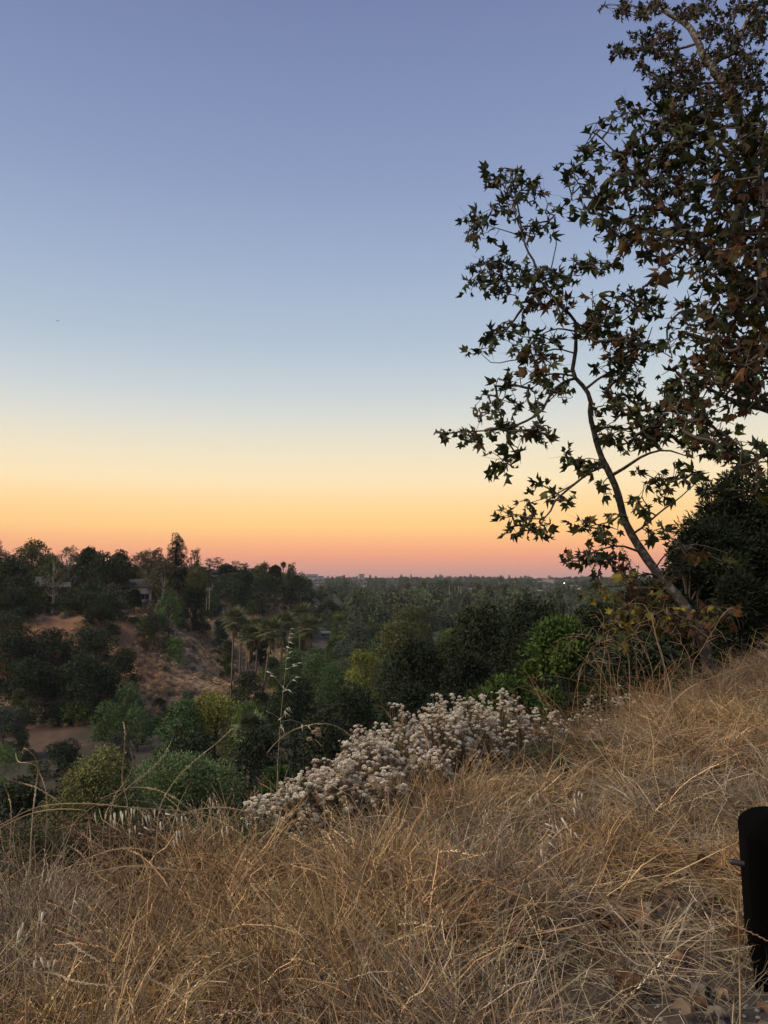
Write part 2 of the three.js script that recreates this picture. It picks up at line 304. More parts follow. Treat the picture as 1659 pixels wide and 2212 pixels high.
tree('shrub', 'grey-green shrub on the crest where the bare slope meets the palms', 'shrub', 'bush', 478, 1326, 34, 232, { col: GREENS.grey });
tree('shrub', 'olive shrub at the right edge of the bare slope beside the straight palm', 'shrub', 'bush', 494, 1380, 26, 214, { col: GREENS.olive });
// --- dark oaks down the left hill
tree('oak_tree', 'dark oak just below the brown house, above the rust-coloured bank', 'tree', 'bush', 178, 1264, 104, 222, { col: GREENS.oak });
tree('oak_tree', 'dark oak below the white house, left of the bare earth strip', 'tree', 'bush', 232, 1276, 84, 220, { col: GREENS.oak });
tree('oak_tree', 'low dark oak between the two below-house oaks', 'tree', 'bush', 215, 1300, 80, 210, { col: GREENS.dark });
tree('shrub', 'dark round shrub alone on the bare slope under the bright drooping tree', 'shrub', 'bush', 338, 1318, 88, 213, { col: GREENS.oak });
tree('shrub', 'pale green shrub at the foot of the round dark shrub on the bare slope', 'shrub', 'bush', 382, 1372, 46, 210, { col: GREENS.bright, n: 2500 });
tree('shrub', 'pale green low shrub among the dark oaks below the rust-coloured bank', 'shrub', 'bush', 292, 1340, 40, -1366, { col: GREENS.mid });
tree('oak_tree', 'dark oak at the photo edge beside the rust-coloured bank', 'tree', 'bush', 18, 1312, 110, 200, { col: GREENS.oak });
tree('oak_tree', 'big dark oak at the photo edge in the lower row on the left hillside', 'tree', 'bush', 22, 1346, 150, 190, { col: GREENS.dark, n: 9000 });
tree('oak_tree', 'big dark oak second from the photo edge in the lower row on the left hillside', 'tree', 'bush', 118, 1352, 140, 192, { col: GREENS.dark, n: 9000 });
tree('oak_tree', 'big dark oak third along in the lower row on the left hillside', 'tree', 'bush', 205, 1344, 130, 190, { col: GREENS.oak, n: 9000 });
tree('oak_tree', 'dark oak touching the bare slope at the right end of the lower row', 'tree', 'bush', 270, 1392, 84, 184, { col: GREENS.dark, n: 9000 });
tree('oak_tree', 'dark oak in front of the lower row, left above the dirt clearing', 'tree', 'bush', 72, 1402, 130, 180, { col: GREENS.dark, n: 9000 });
tree('oak_tree', 'dark oak in front of the lower row, right above the dirt clearing', 'tree', 'bush', 190, 1402, 160, 179, { col: GREENS.dark, n: 9000 });
// --- valley below the left hill
tree('willow_tree', 'round pale green tree standing alone at the foot of the bare slope', 'tree', 'willow', 285, 1468, 62, 150, { col: GREENS.mid, n: 7000 });
tree('willow_tree', 'pale green drooping tree left of and below the round pale tree', 'tree', 'willow', 246, 1506, 74, 142, { col: GREENS.mid, n: 7000 });
tree('willow_tree', 'pale green drooping tree right of and below the round pale tree', 'tree', 'willow', 306, 1516, 60, 140, { col: GREENS.mid, n: 7000 });
tree('shrub', 'grey-green bush at the photo edge beside the dirt clearing', 'shrub', 'bush', 22, 1512, 84, 146, { col: GREENS.grey });
tree('shrub', 'small olive bush behind the grey-green edge bush', 'shrub', 'bush', 52, 1480, 46, 150, { col: GREENS.olive });
tree('shrub', 'low dark bush in front of the dirt clearing', 'shrub', 'bush', 150, 1590, 90, 128, { col: GREENS.dark });
tree('shrub', 'grey-green low bush right of the dirt clearing', 'shrub', 'bush', 262, 1566, 70, 118, { col: GREENS.grey });
tree('leafy_tree', 'large yellow-green tree left of the palms in the valley', 'tree', 'round', 470, 1476, 170, 122, { col: GREENS.yellow, n: 9000, widen: 1.2 });
tree('leafy_tree', 'yellow-green tree at the left shoulder of the large yellow-green one', 'tree', 'round', 398, 1498, 110, 118, { col: GREENS.mid, n: 8000 });
tree('leafy_tree', 'yellow-green tree at the right shoulder of the large yellow-green one', 'tree', 'round', 540, 1500, 80, 116, { col: GREENS.bright, n: 8000 });
tree('leafy_tree', 'grey olive tree on the lower bare slope above the yellow-green trees', 'tree', 'bush', 414, 1490, 56, 146, { col: GREENS.grey });
tree('leafy_tree', 'olive green tree right behind the palms', 'tree', 'round', 690, 1398, 90, 160, { col: GREENS.mid });
tree('leafy_tree', 'dark green tree below the right-hand palms', 'tree', 'round', 716, 1424, 90, 146, { col: GREENS.mid });
tree('leafy_tree', 'rounded yellow-green tree in the middle of the valley', 'tree', 'round', 782, 1394, 86, 132, { col: GREENS.yellow, n: 7000 });
tree('leafy_tree', 'dull green tree behind the rounded yellow-green valley tree', 'tree', 'round', 860, 1328, 130, 190, { col: GREENS.olive });
tree('leafy_tree', 'dull green tree above the middle of the valley, near the far lawns', 'tree', 'round', 890, 1296, 110, 250, { col: GREENS.olive });
tree('leafy_tree', 'grey-green tree beside the small white-roofed building', 'tree', 'round', 770, 1338, 90, 220, { col: GREENS.grey });
tree('conifer', 'dark conical conifer behind the palms', 'conifer', 'cone', 566, 1290, 52, 262, { col: GREENS.dark });
tree('shrub', 'dark undergrowth round the feet of the straight palms', 'shrub', 'bush', 540, 1446, 90, 166, { col: GREENS.dark });
tree('leafy_tree', 'dull green tree hiding the trunks of the right-hand palms', 'tree', 'round', 636, 1392, 80, 164, { col: GREENS.mid });
// --- dark trees of the valley side, in front of the buckwheat
tree('oak_tree', 'dark tree below the leaning palm', 'tree', 'oak', 640, 1452, 130, 118, { col: GREENS.dark, n: 8000 });
tree('oak_tree', 'dark tree in the valley right under the rounded yellow-green tree', 'tree', 'oak', 762, 1470, 150, 96, { col: GREENS.dark, n: 8000 });
tree('oak_tree', 'dark tree between the yellow-green valley tree and the big dark oak', 'tree', 'oak', 862, 1398, 120, 88, { col: GREENS.oak, n: 8000 });
tree('oak_tree', 'big dark oak in the middle distance above the buckwheat, reaching towards the horizon', 'tree', 'oak', 1046, 1300, 210, 62, { col: [0.026, 0.034, 0.019], n: 12000 });
tree('oak_tree', 'dark oak left of and below the big dark oak above the buckwheat', 'tree', 'oak', 900, 1372, 170, 66, { col: [0.026, 0.034, 0.019], n: 9000 });
tree('oak_tree', 'dark oak whose sprays rise to the horizon right of the big dark oak', 'tree', 'oak', 1150, 1280, 200, 56, { col: [0.026, 0.034, 0.019], n: 11000 });
tree('conifer', 'small pointed dark conifer at the horizon left of the leaning sycamore', 'conifer', 'cone', 1208, 1258, 26, 90, { col: GREENS.blue });
tree('oak_tree', 'dark tree at the horizon directly behind the yellow leaves of the leaning sycamore', 'tree', 'oak', 1300, 1272, 190, 48, { col: [0.026, 0.034, 0.019], n: 10000 });
tree('cypress', 'dark columnar cypress behind the lower trunk of the leaning sycamore', 'conifer', 'column', 1352, 1180, 34, 60, { col: GREENS.blue, n: 6000 });
tree('oak_tree', 'dark tree behind the base of the leaning sycamore', 'tree', 'round', 1420, 1240, 190, 30, { col: [0.026, 0.034, 0.019], n: 11000, leaf: 0.14 });
tree('oak_tree', 'dark low oak directly behind the top of the white buckwheat', 'tree', 'oak', 900, 1452, 190, 46, { col: [0.026, 0.034, 0.019], n: 9000 });
tree('oak_tree', 'dark bushy tree above the left end of the white buckwheat', 'tree', 'oak', 700, 1532, 190, 52, { col: GREENS.dark, n: 9000 });
tree('oak_tree', 'dark bushy tree right of the large near green bushes', 'tree', 'oak', 560, 1560, 150, 56, { col: GREENS.dark, n: 9000 });
tree('oak_tree', 'dark bushy tree rising behind the near green bushes', 'tree', 'oak', 420, 1570, 170, 66, { col: GREENS.dark, n: 9000 });
tree('oak_tree', 'dark thicket tree behind the near bushes, below the dirt clearing', 'tree', 'oak', 200, 1622, 200, 58, { col: GREENS.dark, n: 9000 });
tree('shrub', 'dark shrub at the left edge behind the dry grass', 'shrub', 'bush', 70, 1664, 190, 27, { col: GREENS.oak, n: 11000 });
tree('shrub', 'bright green shrub cut by the left edge of the photo', 'shrub', 'bush', 6, 1592, 100, 40, { col: GREENS.bright, n: 8000, narrow: 0.25 });
tree('shrub', 'yellowish green feathery bush behind the dry grass, left of the larger green bush', 'shrub', 'bush', 222, 1606, 235, 25, { col: [0.2, 0.21, 0.085], n: 18000, narrow: 0.4, leaf: 0.1 });
tree('shrub', 'large rounded green bush behind the dry grass left of the buckwheat', 'shrub', 'bush', 404, 1578, 265, 27, { col: [0.16, 0.21, 0.085], n: 24000, narrow: 0.4, leaf: 0.1 });
tree('shrub', 'small olive green bush just left of the buckwheat', 'shrub', 'bush', 600, 1648, 84, 28, { col: GREENS.mid, n: 7000 });
tree('shrub', 'fresh green leafy shrub between the dark oaks and the leaning sycamore', 'shrub', 'bush', 1216, 1312, 190, 15.5, { col: GREENS.near, n: 10000, leaf: 0.085 });
tree('shrub', 'low fresh green shrub right behind the top of the white buckwheat', 'shrub', 'bush', 1080, 1444, 170, 12, { col: GREENS.near, n: 9000, leaf: 0.06 });
tree('shrub', 'dark shrub filling the gap left of the fresh green leafy shrub', 'shrub', 'bush', 1010, 1400, 170, 24, { col: [0.026, 0.034, 0.019], n: 9000 });
tree('shrub', 'dark shrub behind the dry stems in front of the leaning sycamore', 'shrub', 'bush', 1370, 1345, 230, 14, { col: GREENS.dark, n: 9000, leaf: 0.08 });
tree('laurel_bush', 'tallest black-green bush with narrow leaves at the right edge behind the sycamores', 'bush', 'bush', 1656, 1010, 280, 17, { col: [0.024, 0.032, 0.017], n: 40000, leaf: 0.11, narrow: 0.3, widen: 1.35 });
tree('laurel_bush', 'black-green lower bush with narrow leaves between the sycamore trunk and the tall one', 'bush', 'bush', 1540, 1110, 200, 15.5, { col: [0.024, 0.032, 0.017], n: 26000, leaf: 0.1, narrow: 0.3 });

tree('laurel_bush', 'feathery dark spray of narrow leaves at the left shoulder of the right-edge bush', 'bush', 'wispy', 1560, 1030, 110, 16.5, { col: [0.024, 0.032, 0.017], n: 26000, leaf: 0.1, narrow: 0.3 });
tree('laurel_bush', 'loose dark spray of narrow leaves low behind the sycamore trunk', 'bush', 'wispy', 1492, 1120, 90, 15, { col: [0.024, 0.032, 0.017], n: 18000, leaf: 0.09, narrow: 0.3 });
tree('laurel_bush', 'small dark bush of narrow leaves at the ground between trunk and right edge', 'bush', 'bush', 1600, 1240, 130, 14, { col: [0.024, 0.032, 0.017], n: 12000, leaf: 0.09, narrow: 0.3 });
// --- fan palms
function fanPalm(label, X, Y, r, baseX, o = {}) {
  seed(treeSeed++);
  const top = at(X, Y, r), base = onGround(baseX ?? X, r); base[1] -= 0.3;
  const t = thing('fan_palm', label, 'palm tree', base, 'palms at the foot of the bare slope'), c = sub(top, base), tr = new Geo(), rad0 = o.rad ?? 0.2;
  const pts = []; for (let k = 0; k <= 8; k++) { const q = k / 8; pts.push([c[0] * (q + (o.bow ?? 0) * Math.sin(q * 3.14)), c[1] * q, c[2] * q]); }
  tube(tr, pts, pts.map((_, k) => rad0 * mix(1.2, 0.85, k / 8)), 8, [0.15, 0.115, 0.085]); mesh('trunk', tr.geo(), M.wood, t);
  const S = o.size ?? 3.4;
  const frond = (g, dir, L, col) => {          // a fan blade on its stalk
    const st = L * 0.45, e = add(c, dir, st), droop = [0, -0.22 - 0.2 * rnd(), 0];
    tube(g, [c, e], [0.05, 0.03], 3, col);
    const b = norm(cross(dir, [0, 1, 0.01])), u = cross(b, dir);
    for (let k = -4; k <= 4; k++) { const a = k * 0.33, d = norm(add(add(shade(dir, Math.cos(a)), b, Math.sin(a)), droop, 0.35 + 0.1 * Math.abs(k))); leafFace(g, e, d, u, L * 0.6 * (1 - 0.06 * Math.abs(k)), 0.26, shade(col, R(0.8, 1.2)), 0.1); }
  };
  const cr = new Geo(); for (let k = 0; k < 54; k++) { const y = mix(-0.6, 0.98, k / 53), a = k * 2.4, s = Math.sqrt(1 - y * y); frond(cr, [Math.cos(a) * s, y, Math.sin(a) * s], S * R(0.75, 1.15), mixc([0.12, 0.145, 0.07], [0.15, 0.15, 0.085], rnd())); }
  mesh('frond_crown', cr.geo(), M.leaf, t, 'stuff');
  const sk = new Geo(); for (let k = 0; k < (o.skirt ?? 40); k++) { const a = R(0, 6.28), y0 = -R(0.1, o.skirtLen ?? 3), p = add(c, [Math.cos(a) * 0.3, y0, Math.sin(a) * 0.3]); leafFace(sk, p, norm([Math.cos(a) * 0.35, -1, Math.sin(a) * 0.35]), [Math.cos(a), 0.3, Math.sin(a)], S * 0.6, 0.5, shade([0.2, 0.15, 0.09], R(0.6, 1.2))); }
  mesh('dead_frond_skirt', sk.geo(), M.leaf, t, 'stuff');
}
fanPalm('straight fan palm nearest the bare slope, leftmost of the palms', 506, 1336, 178, 502);
fanPalm('fan palm with a very thin trunk, second from the bare slope', 522, 1354, 182, 518, { rad: 0.2 });
fanPalm('fan palm with a thick skirt of dead fronds and a short pale trunk', 540, 1372, 172, 526, { skirt: 80, skirtLen: 4.5 });
fanPalm('fan palm between the thick-skirted palm and the leaning palm', 557, 1356, 178, 554);
fanPalm('leaning fan palm whose long trunk curves down to the left', 585, 1362, 168, 562, { bow: 0.1, size: 3.8 });
fanPalm('fan palm with its crown just right of the leaning palm', 612, 1346, 174, 606, { skirt: 50 });
fanPalm('tallest fan palm, with its crown above the right-hand palms', 650, 1328, 180, 646, { size: 3.8 });
fanPalm('fan palm half hidden by trees at the right end of the palms', 668, 1354, 172, 664, { size: 3.6 });
fanPalm('small fan palm standing low among dark trees near the yellow-green tree', 542, 1572, 74, 542, { size: 1.9, rad: 0.2, skirt: 10, skirtLen: 0.8 });

// ---------------------------------------------------------------- woods, scrub and stones nobody could count
const tmp = new THREE.Object3D();
function scatter(name, geos, mat, places, parent) {      // places: {p, s, ry, c, tilt}
  const lists = geos.map(() => []); places.forEach((q, k) => lists[q.g ?? k % geos.length].push(q));
  geos.forEach((g, k) => {
    const im = new THREE.InstancedMesh(g, mat, lists[k].length); im.castShadow = im.receiveShadow = true; im.name = name; im.userData.kind = 'stuff';
    lists[k].forEach((q, j) => {
      tmp.position.set(...q.p); tmp.rotation.set(q.rx ?? 0, q.ry ?? 0, q.rz ?? 0, 'YXZ'); if (Array.isArray(q.s)) tmp.scale.set(...q.s); else tmp.scale.setScalar(q.s);
      tmp.updateMatrix(); im.setMatrixAt(j, tmp.matrix); im.setColorAt(j, new THREE.Color().setRGB(...q.c));
    });
    parent.add(im);
  });
}
function stuff(name, label) { const o = thing(name, label, null); o.userData.kind = 'stuff'; return o; }
const merged2 = (a) => { const g = new Geo(); for (const q of [a.trunk, a.crown]) { const o = g.p.length / 3; const pa = q.attributes.position.array, ca = q.attributes.color.array, ia = q.index.array; for (let k = 0; k < pa.length; k++) { g.p.push(pa[k]); g.c.push(ca[k]); } for (const i of ia) g.i.push(i + o); } return g.geo(); };
const KEEP = [], LOW = [[680, 26], [774, 18], [846, 16], [1183, 17]];
const seen = (X0, X1, Y1, r) => { r ??= groundRay((X0 + X1) / 2, Y1); KEEP.push([X0 - 3, X1 + 3, r - 330, r + 40]); return r; };
const kept = (X, r) => KEEP.some((k) => X > k[0] && X < k[1] && r > k[2] && r < k[3]);
for (const k of [[672, 688, 1263], [1226, 1254, 1278], [1158, 1187, 1282], [1109, 1140, 1284], [867, 897, 1277], [694, 712, 1377], [930, 944, 1356], [785, 794, 1269], [1008, 1026, 1275], [1150, 1169, 1261]]) seen(...k);
KEEP.push([78, 152, 205, 265], [224, 332, 205, 262]);
seed(700);
const WHITE = [1, 1, 1];
const midGeos = ['round', 'oak', 'round', 'oak', 'bush', 'willow'].map((s) => merged2(growTree(s, 1, 1, { n: 2600, leaf: 0.055, col: [0.9, 1, 0.55], bark: [1.2, 1, 0.8] })));
const farGeos = ['round', 'oak', 'bush', 'round', 'cone', 'column'].map((s) => merged2(growTree(s, 1, s === 'cone' ? 0.45 : s === 'column' ? 0.3 : 1, { n: 480, leaf: 0.09, col: [0.9, 1, 0.6], bark: [1.2, 1, 0.8] })));
{
  const valley = stuff('valley_woodland', 'dense dark woodland filling the valley floor and ridge'), P = [];
  const tones = [[0.046, 0.062, 0.045], [0.06, 0.074, 0.05], [0.1, 0.118, 0.07], [0.115, 0.102, 0.085], [0.07, 0.108, 0.065], [0.042, 0.055, 0.042], [0.13, 0.145, 0.06]];
  for (let k = 0; k < 9000 && P.length < 2600; k++) {
    const a = rad(R(-31, 31)), r = Math.sqrt(R(26 * 26, 560 * 560)), x = Math.sin(a) * r, z = -Math.cos(a) * r, s = edge(x, z), A = hillA(x, z), B = hillB(x, z), deg = a * 57.3;
    if (kept(829.5 + Math.tan(a) * F, r)) continue;
    if (s < 9 || rnd() > (r < 70 ? 0.9 : 0.5) + 0.5 * sst(60, 260, r)) continue;
    let h = R(4, 7.5);
    if (r < 60) h = R(2, 4);
    if (A > -2 && A < 40) { if (deg > -17.5 || rnd() < 0.75) continue; h = R(1.5, 3); }
    else if (A >= 40) h = R(4, 8);
    else if (r > 146 && r < 176 && deg < -19.5) { if (rnd() < 0.93) continue; h = R(0.8, 1.8); }
    else if (deg < -19.5 && r > 85 && r <= 146) h = R(1.4, 3.2);
    else if (deg < -8 && deg > -19 && r > 110 && r < 200) h = R(1.5, 3.5);
    if (B > 2 && B < 40 && n2(x * 0.035 + 2, z * 0.01) > 0.05) continue;
    if (B > 30) h = R(4, 7.5);
    if (B <= 0 && A < 0 && r > 210 && n2(x * 0.016 + 40, z * 0.008) > 0.25 && deg > -8) continue;
    const w = h * R(0.9, 1.4), k1 = R(0.75, 1.25);
    P.push({ p: [x, H(x, z) - 0.2, z], s: [w, h, w], ry: R(0, 6.28), c: shade(pick(tones), k1) });
  }
  scatter('woodland', midGeos, M.leaf, P, valley);
  const far = stuff('distant_woodland', 'hazy wooded plain reaching to the horizon'), Q = [];
  const ft = [[0.08, 0.092, 0.085], [0.1, 0.108, 0.092], [0.12, 0.12, 0.105], [0.075, 0.082, 0.08]];
  for (let k = 0; k < 18000; k++) {
    const a = rad(R(-30, 30)), r = 440 * Math.pow(4200 / 440, Math.pow(rnd(), 0.85)), x = Math.sin(a) * r, z = -Math.cos(a) * r;
    const hb = hillB(x, z); if (hb > 0 && r < 540 || hillA(x, z) > 0) continue;
    if (n2(x * 0.006 + 9, z * 0.006) > 0.62) continue;
    if (kept(829.5 + Math.tan(a) * F, r)) continue;
    const tall = rnd() < 0.07 ? 1.9 : 1, h = R(6, 12.5) * tall * (1 - 0.2 * sst(1200, 2600, r)) * (hb > 10 ? 0.6 : 1) * (r > 1100 && r < 2750 && LOW.some((q) => Math.abs(829.5 + Math.tan(a) * F - q[0]) < q[1]) ? 0.45 : 1), w = h * R(1.1, 1.9) / tall;
    Q.push({ p: [x, H(x, z) - 0.3, z], s: [w, h, w], ry: R(0, 6.28), c: shade(pick(ft), R(0.75, 1.25)) });
  }
  scatter('woodland', farGeos, M.leaf, Q, far);
  // dry scrub and stones of the bare slope
  const scrub = stuff('dry_scrub', 'dry brown scrub clumps on the bare slope'), S = [], dry = growTree('bush', 1, 1, { n: 420, leaf: 0.16, col: [1, 1, 1], bark: [0.8, 0.7, 0.6], narrow: 0.25 }), dg = [merged2(dry), merged2(growTree('bush', 1, 1, { n: 360, leaf: 0.2, col: [1, 1, 1], narrow: 0.2 }))];
  const sc = [[0.55, 0.4, 0.25], [0.62, 0.46, 0.28], [0.34, 0.25, 0.17], [0.28, 0.21, 0.15], [0.48, 0.34, 0.22], [0.22, 0.2, 0.12]];
  for (let k = 0; k < 15000; k++) {
    const a = R(-25, -4), r = R(150, 340), x = Math.sin(rad(a)) * r, z = -Math.cos(rad(a)) * r, A = hillA(x, z); if (A < -6 || A > 42) continue;
    if (a < -18 && rnd() < 0.7 || rnd() < 0.12) continue;
    const clump = n2(x * 0.11, z * 0.07); if (A > 22 && a < -10.6 && r < 240 && rnd() < 0.8) continue;
    const h = R(0.4, 1.3) * (clump > 0.2 ? 1.4 : 0.8), w = h * R(1, 1.8);
    S.push({ p: [x, H(x, z) - 0.1, z], s: [w, h, w], ry: R(0, 6.28), c: shade(clump > 0.35 ? pick(sc.slice(2)) : pick(sc.slice(0, 5)), R(0.8, 1.2)) });
  }
  scatter('scrub', dg, M.leaf, S, scrub);
  const stones = stuff('rubble', 'pale stones strewn over the red-brown top of the bare slope'), st = new THREE.IcosahedronGeometry(0.5, 0); st.setAttribute('color', new THREE.Float32BufferAttribute(new Float32Array(st.attributes.position.count * 3).fill(1), 3));
  const T = []; for (let k = 0; k < 4000 && T.length < 420; k++) { const a = R(-16.5, -10.8), r = R(205, 236), x = Math.sin(rad(a)) * r, z = -Math.cos(rad(a)) * r, A = hillA(x, z); if (A < 17 || A > 33) continue; const s = R(0.2, 0.6); T.push({ p: [x, H(x, z) + s * 0.1, z], s: [s * R(0.8, 1.6), s * 0.8, s], ry: R(0, 6), rx: R(-0.5, 0.5), c: shade([0.5, 0.46, 0.42], R(0.6, 1.1)) }); }
  scatter('stone', [st], vc(0.95, { flatShading: true, name: 'stone' }), T, stones);
}
// ridge trees that can be told apart against the sky
tree('cedar_tree', 'flat-layered cedar standing first at the left end of the far ridge', 'tree', 'cedar', 452, 1206, 38, 390, { col: GREENS.blue, n: 2600 });
tree('cedar_tree', 'flat-layered cedar second from the left on the far ridge, slightly taller', 'tree', 'cedar', 470, 1203, 34, 400, { col: GREENS.brown, n: 1800 });
tree('cedar_tree', 'broad spreading cedar in the middle of the far ridge', 'tree', 'cedar', 510, 1212, 56, 392, { col: GREENS.blue, n: 3600 });
tree('cedar_tree', 'spreading cedar on the far ridge right of the broad one', 'tree', 'cedar', 530, 1216, 36, 396, { col: GREENS.blue, n: 2600 });
tree('oak_tree', 'dark rounded tree between cedars on the far ridge', 'tree', 'oak', 490, 1216, 44, 396, { col: GREENS.dark });
tree('leafy_tree', 'open-crowned tree on the far ridge left of the lone palm', 'tree', 'oak', 565, 1216, 34, 392, { col: GREENS.olive, n: 2500 });
tree('oak_tree', 'dark tree on the far ridge directly left of the lone palm', 'tree', 'oak', 594, 1219, 30, 392, { col: GREENS.dark });
tree('leafy_tree', 'leaning open tree on the far ridge directly right of the lone palm', 'tree', 'wispy', 629, 1217, 30, 388, { col: GREENS.dark, n: 5000 });
tree('oak_tree', 'dark oak at the right end of the far ridge, sloping down to the plain', 'tree', 'oak', 640, 1236, 60, 384, { col: GREENS.dark });
tree('oak_tree', 'dark oak below the right end of the far ridge', 'tree', 'oak', 660, 1262, 70, 378, { col: GREENS.oak });
tree('oak_tree', 'broad dark oak on the flank of the far ridge under the cedars', 'tree', 'oak', 500, 1232, 90, 380, { col: GREENS.oak });
tree('oak_tree', 'broad dark oak on the flank of the far ridge under the lone palm', 'tree', 'oak', 580, 1236, 90, 376, { col: GREENS.dark });
{
  const b = rToPixY(612, 390, H(...[0, 2].map((k) => onGround(612, 390)[k])));
  fanPalm('lone small palm silhouetted on the far ridge against the sky', 612, 1221, 390, 612, { size: 2.0, skirt: 6, skirtLen: 1, rad: 0.25 });
  scene.children.at(-1).userData.group = undefined; delete scene.children.at(-1).userData.group;
}

// ---------------------------------------------------------------- buildings
const facing = (t, p) => { t.rotation.y = Math.atan2(-p[0], -p[2]); };
function windowPart(parent, x, y, w, h, z, frameC, withBar) {
  const f = new Geo(), b = 0.12; box(f, x - w / 2 - b, x + w / 2 + b, y - h / 2 - b, y - h / 2, z, z + 0.08, frameC); box(f, x - w / 2 - b, x + w / 2 + b, y + h / 2, y + h / 2 + b, z, z + 0.08, frameC);
  box(f, x - w / 2 - b, x - w / 2, y - h / 2, y + h / 2, z, z + 0.08, frameC); box(f, x + w / 2, x + w / 2 + b, y - h / 2, y + h / 2, z, z + 0.08, frameC); if (withBar) box(f, x - 0.04, x + 0.04, y - h / 2, y + h / 2, z, z + 0.06, frameC);
  const m = mesh('window', f.geo(), M.plain, parent), p = new Geo(); box(p, x - w / 2, x + w / 2, y - h / 2, y + h / 2, z - 0.02, z + 0.02, [0, 0, 0]); mesh('pane', p.geo(), M.glass, m); return m;
}
function gable(g, x0, x1, y0, y1, z0, z1, over, c, alongX) {   // pitched roof as two thick slabs and gable ends
  const slab = (a, b, cc, d) => { const up = 0.18; const q = [a, b, cc, d].map((p) => g.v(...p, c)), u = [a, b, cc, d].map((p) => g.v(p[0], p[1] + up, p[2], c)); g.t(q[0], q[2], q[1]); g.t(q[0], q[3], q[2]); g.t(u[0], u[1], u[2]); g.t(u[0], u[2], u[3]); for (let k = 0; k < 4; k++) { const n = (k + 1) % 4; g.t(q[k], q[n], u[k]); g.t(q[n], u[n], u[k]); } };
  if (alongX) { const zm = (z0 + z1) / 2; slab([x0 - over, y0 - 0.2, z1 + over], [x1 + over, y0 - 0.2, z1 + over], [x1 + over, y1, zm], [x0 - over, y1, zm]); slab([x1 + over, y0 - 0.2, z0 - over], [x0 - over, y0 - 0.2, z0 - over], [x0 - over, y1, zm], [x1 + over, y1, zm]); }
  else { const xm = (x0 + x1) / 2; slab([x0 - over, y0 - 0.2, z0 - over], [x0 - over, y0 - 0.2, z1 + over], [xm, y1, z1 + over], [xm, y1, z0 - over]); slab([x1 + over, y0 - 0.2, z1 + over], [x1 + over, y0 - 0.2, z0 - over], [xm, y1, z0 - over], [xm, y1, z1 + over]); }
}
{ // brown two-storey house
  const r = 240, c = at(112, 1298, r), t = thing('brown_house', 'brown two-storey house with grey roof and cream window frames on the left hilltop', 'house', [c[0], c[1] - 1.2, c[2]]); facing(t, c);
  const w = new Geo(); box(w, -4.2, -1.1, 0, 5.3, -6, 0, [0.12, 0.1, 0.07]); box(w, -1.1, 4.6, 0, 5.1, -6.5, -1.2, [0.11, 0.095, 0.065]); mesh('wall', w.geo(), M.plain, t);
  const ro = new Geo(); gable(ro, -4.2, -1.1, 5.4, 7.9, -6, 0, 0.4, [0.085, 0.08, 0.078], true); gable(ro, -1.1, 4.6, 5.15, 6.4, -6.5, -1.2, 0.35, [0.075, 0.07, 0.066], true); mesh('roof', ro.geo(), M.plain, t);
  const cr = [0.5, 0.43, 0.32]; windowPart(t, -2.7, 4.4, 1.9, 1.0, 0.02, cr); windowPart(t, -2.7, 1.8, 1.9, 1.6, 0.02, cr); windowPart(t, 0.4, 4.2, 0.9, 1.0, -1.18, cr); windowPart(t, 0.2, 1.8, 2.4, 1.5, -1.18, cr, true); windowPart(t, 3.4, 3.4, 1.1, 1.4, -1.18, [0.12, 0.1, 0.08]);
}
{ // white gabled house
  const r = 238, c = at(276, 1298, r), t = thing('white_house', 'pale gabled house half hidden by oaks above the bare slope', 'house', [c[0], c[1] - 1, c[2]]); facing(t, c);
  const wc = [0.46, 0.42, 0.37], w = new Geo(), k = r / F;
  const a0 = -48 * k, a1 = -14 * k, b0 = 4 * k, b1 = 46 * k; box(w, a0, a1, 0.5, 5, -6, 0.2, wc); box(w, a1, b0, 0.5, 4.4, -6, -0.8, wc); box(w, b0, b1, 0.5, 5.0, -7, -0.4, wc);
  for (const [x0, x1, y, z, top] of [[a0, a1, 5, 0.2, 6.6]]) { const q = [w.v(x0, y, z, wc), w.v(x1, y, z, wc), w.v((x0 + x1) / 2, top, z, wc)]; w.t(...q); }
  mesh('wall', w.geo(), M.plain, t);
  const ro = new Geo(), rc = [0.085, 0.07, 0.06]; gable(ro, a0, a1, 5, 6.6, -6, 0.2, 0.3, rc, false); gable(ro, b0, b1, 5.05, 7.1, -7, -0.4, 0.5, rc, true); gable(ro, a1, b0, 4.4, 5.4, -6, -0.8, 0.1, rc, true); mesh('roof', ro.geo(), M.plain, t);
  windowPart(t, a0 + 2.6, 1.9, 0.7, 0.9, 0.22, [0.3, 0.27, 0.23]); windowPart(t, b0 + 0.6, 3.4, 0.9, 1.3, -0.38, [0.6, 0.57, 0.52]); windowPart(t, b0 + 4.2, 2.2, 2.2, 1.5, -0.38, [0.3, 0.27, 0.23], true);
  const wl = thing('retaining_wall', 'low pale retaining wall along the crest below the white house', 'wall', [0, 0, 0]), g = new Geo(); const A = at(288, 1303, 226), B = at(352, 1304, 222); for (let q = 0; q < 12; q++) { const p = lerp3(A, B, q / 12), n = lerp3(A, B, (q + 0.96) / 12); const y = H(p[0], p[2]) + 0.12, yn = H(n[0], n[2]) + 0.12; tube(g, [[p[0], y, p[2]], [n[0], yn, n[2]]], [0.22, 0.22], 4, shade([0.35, 0.29, 0.24], R(0.8, 1.15))); } mesh('stonework', g.geo(), M.plain, wl);
}
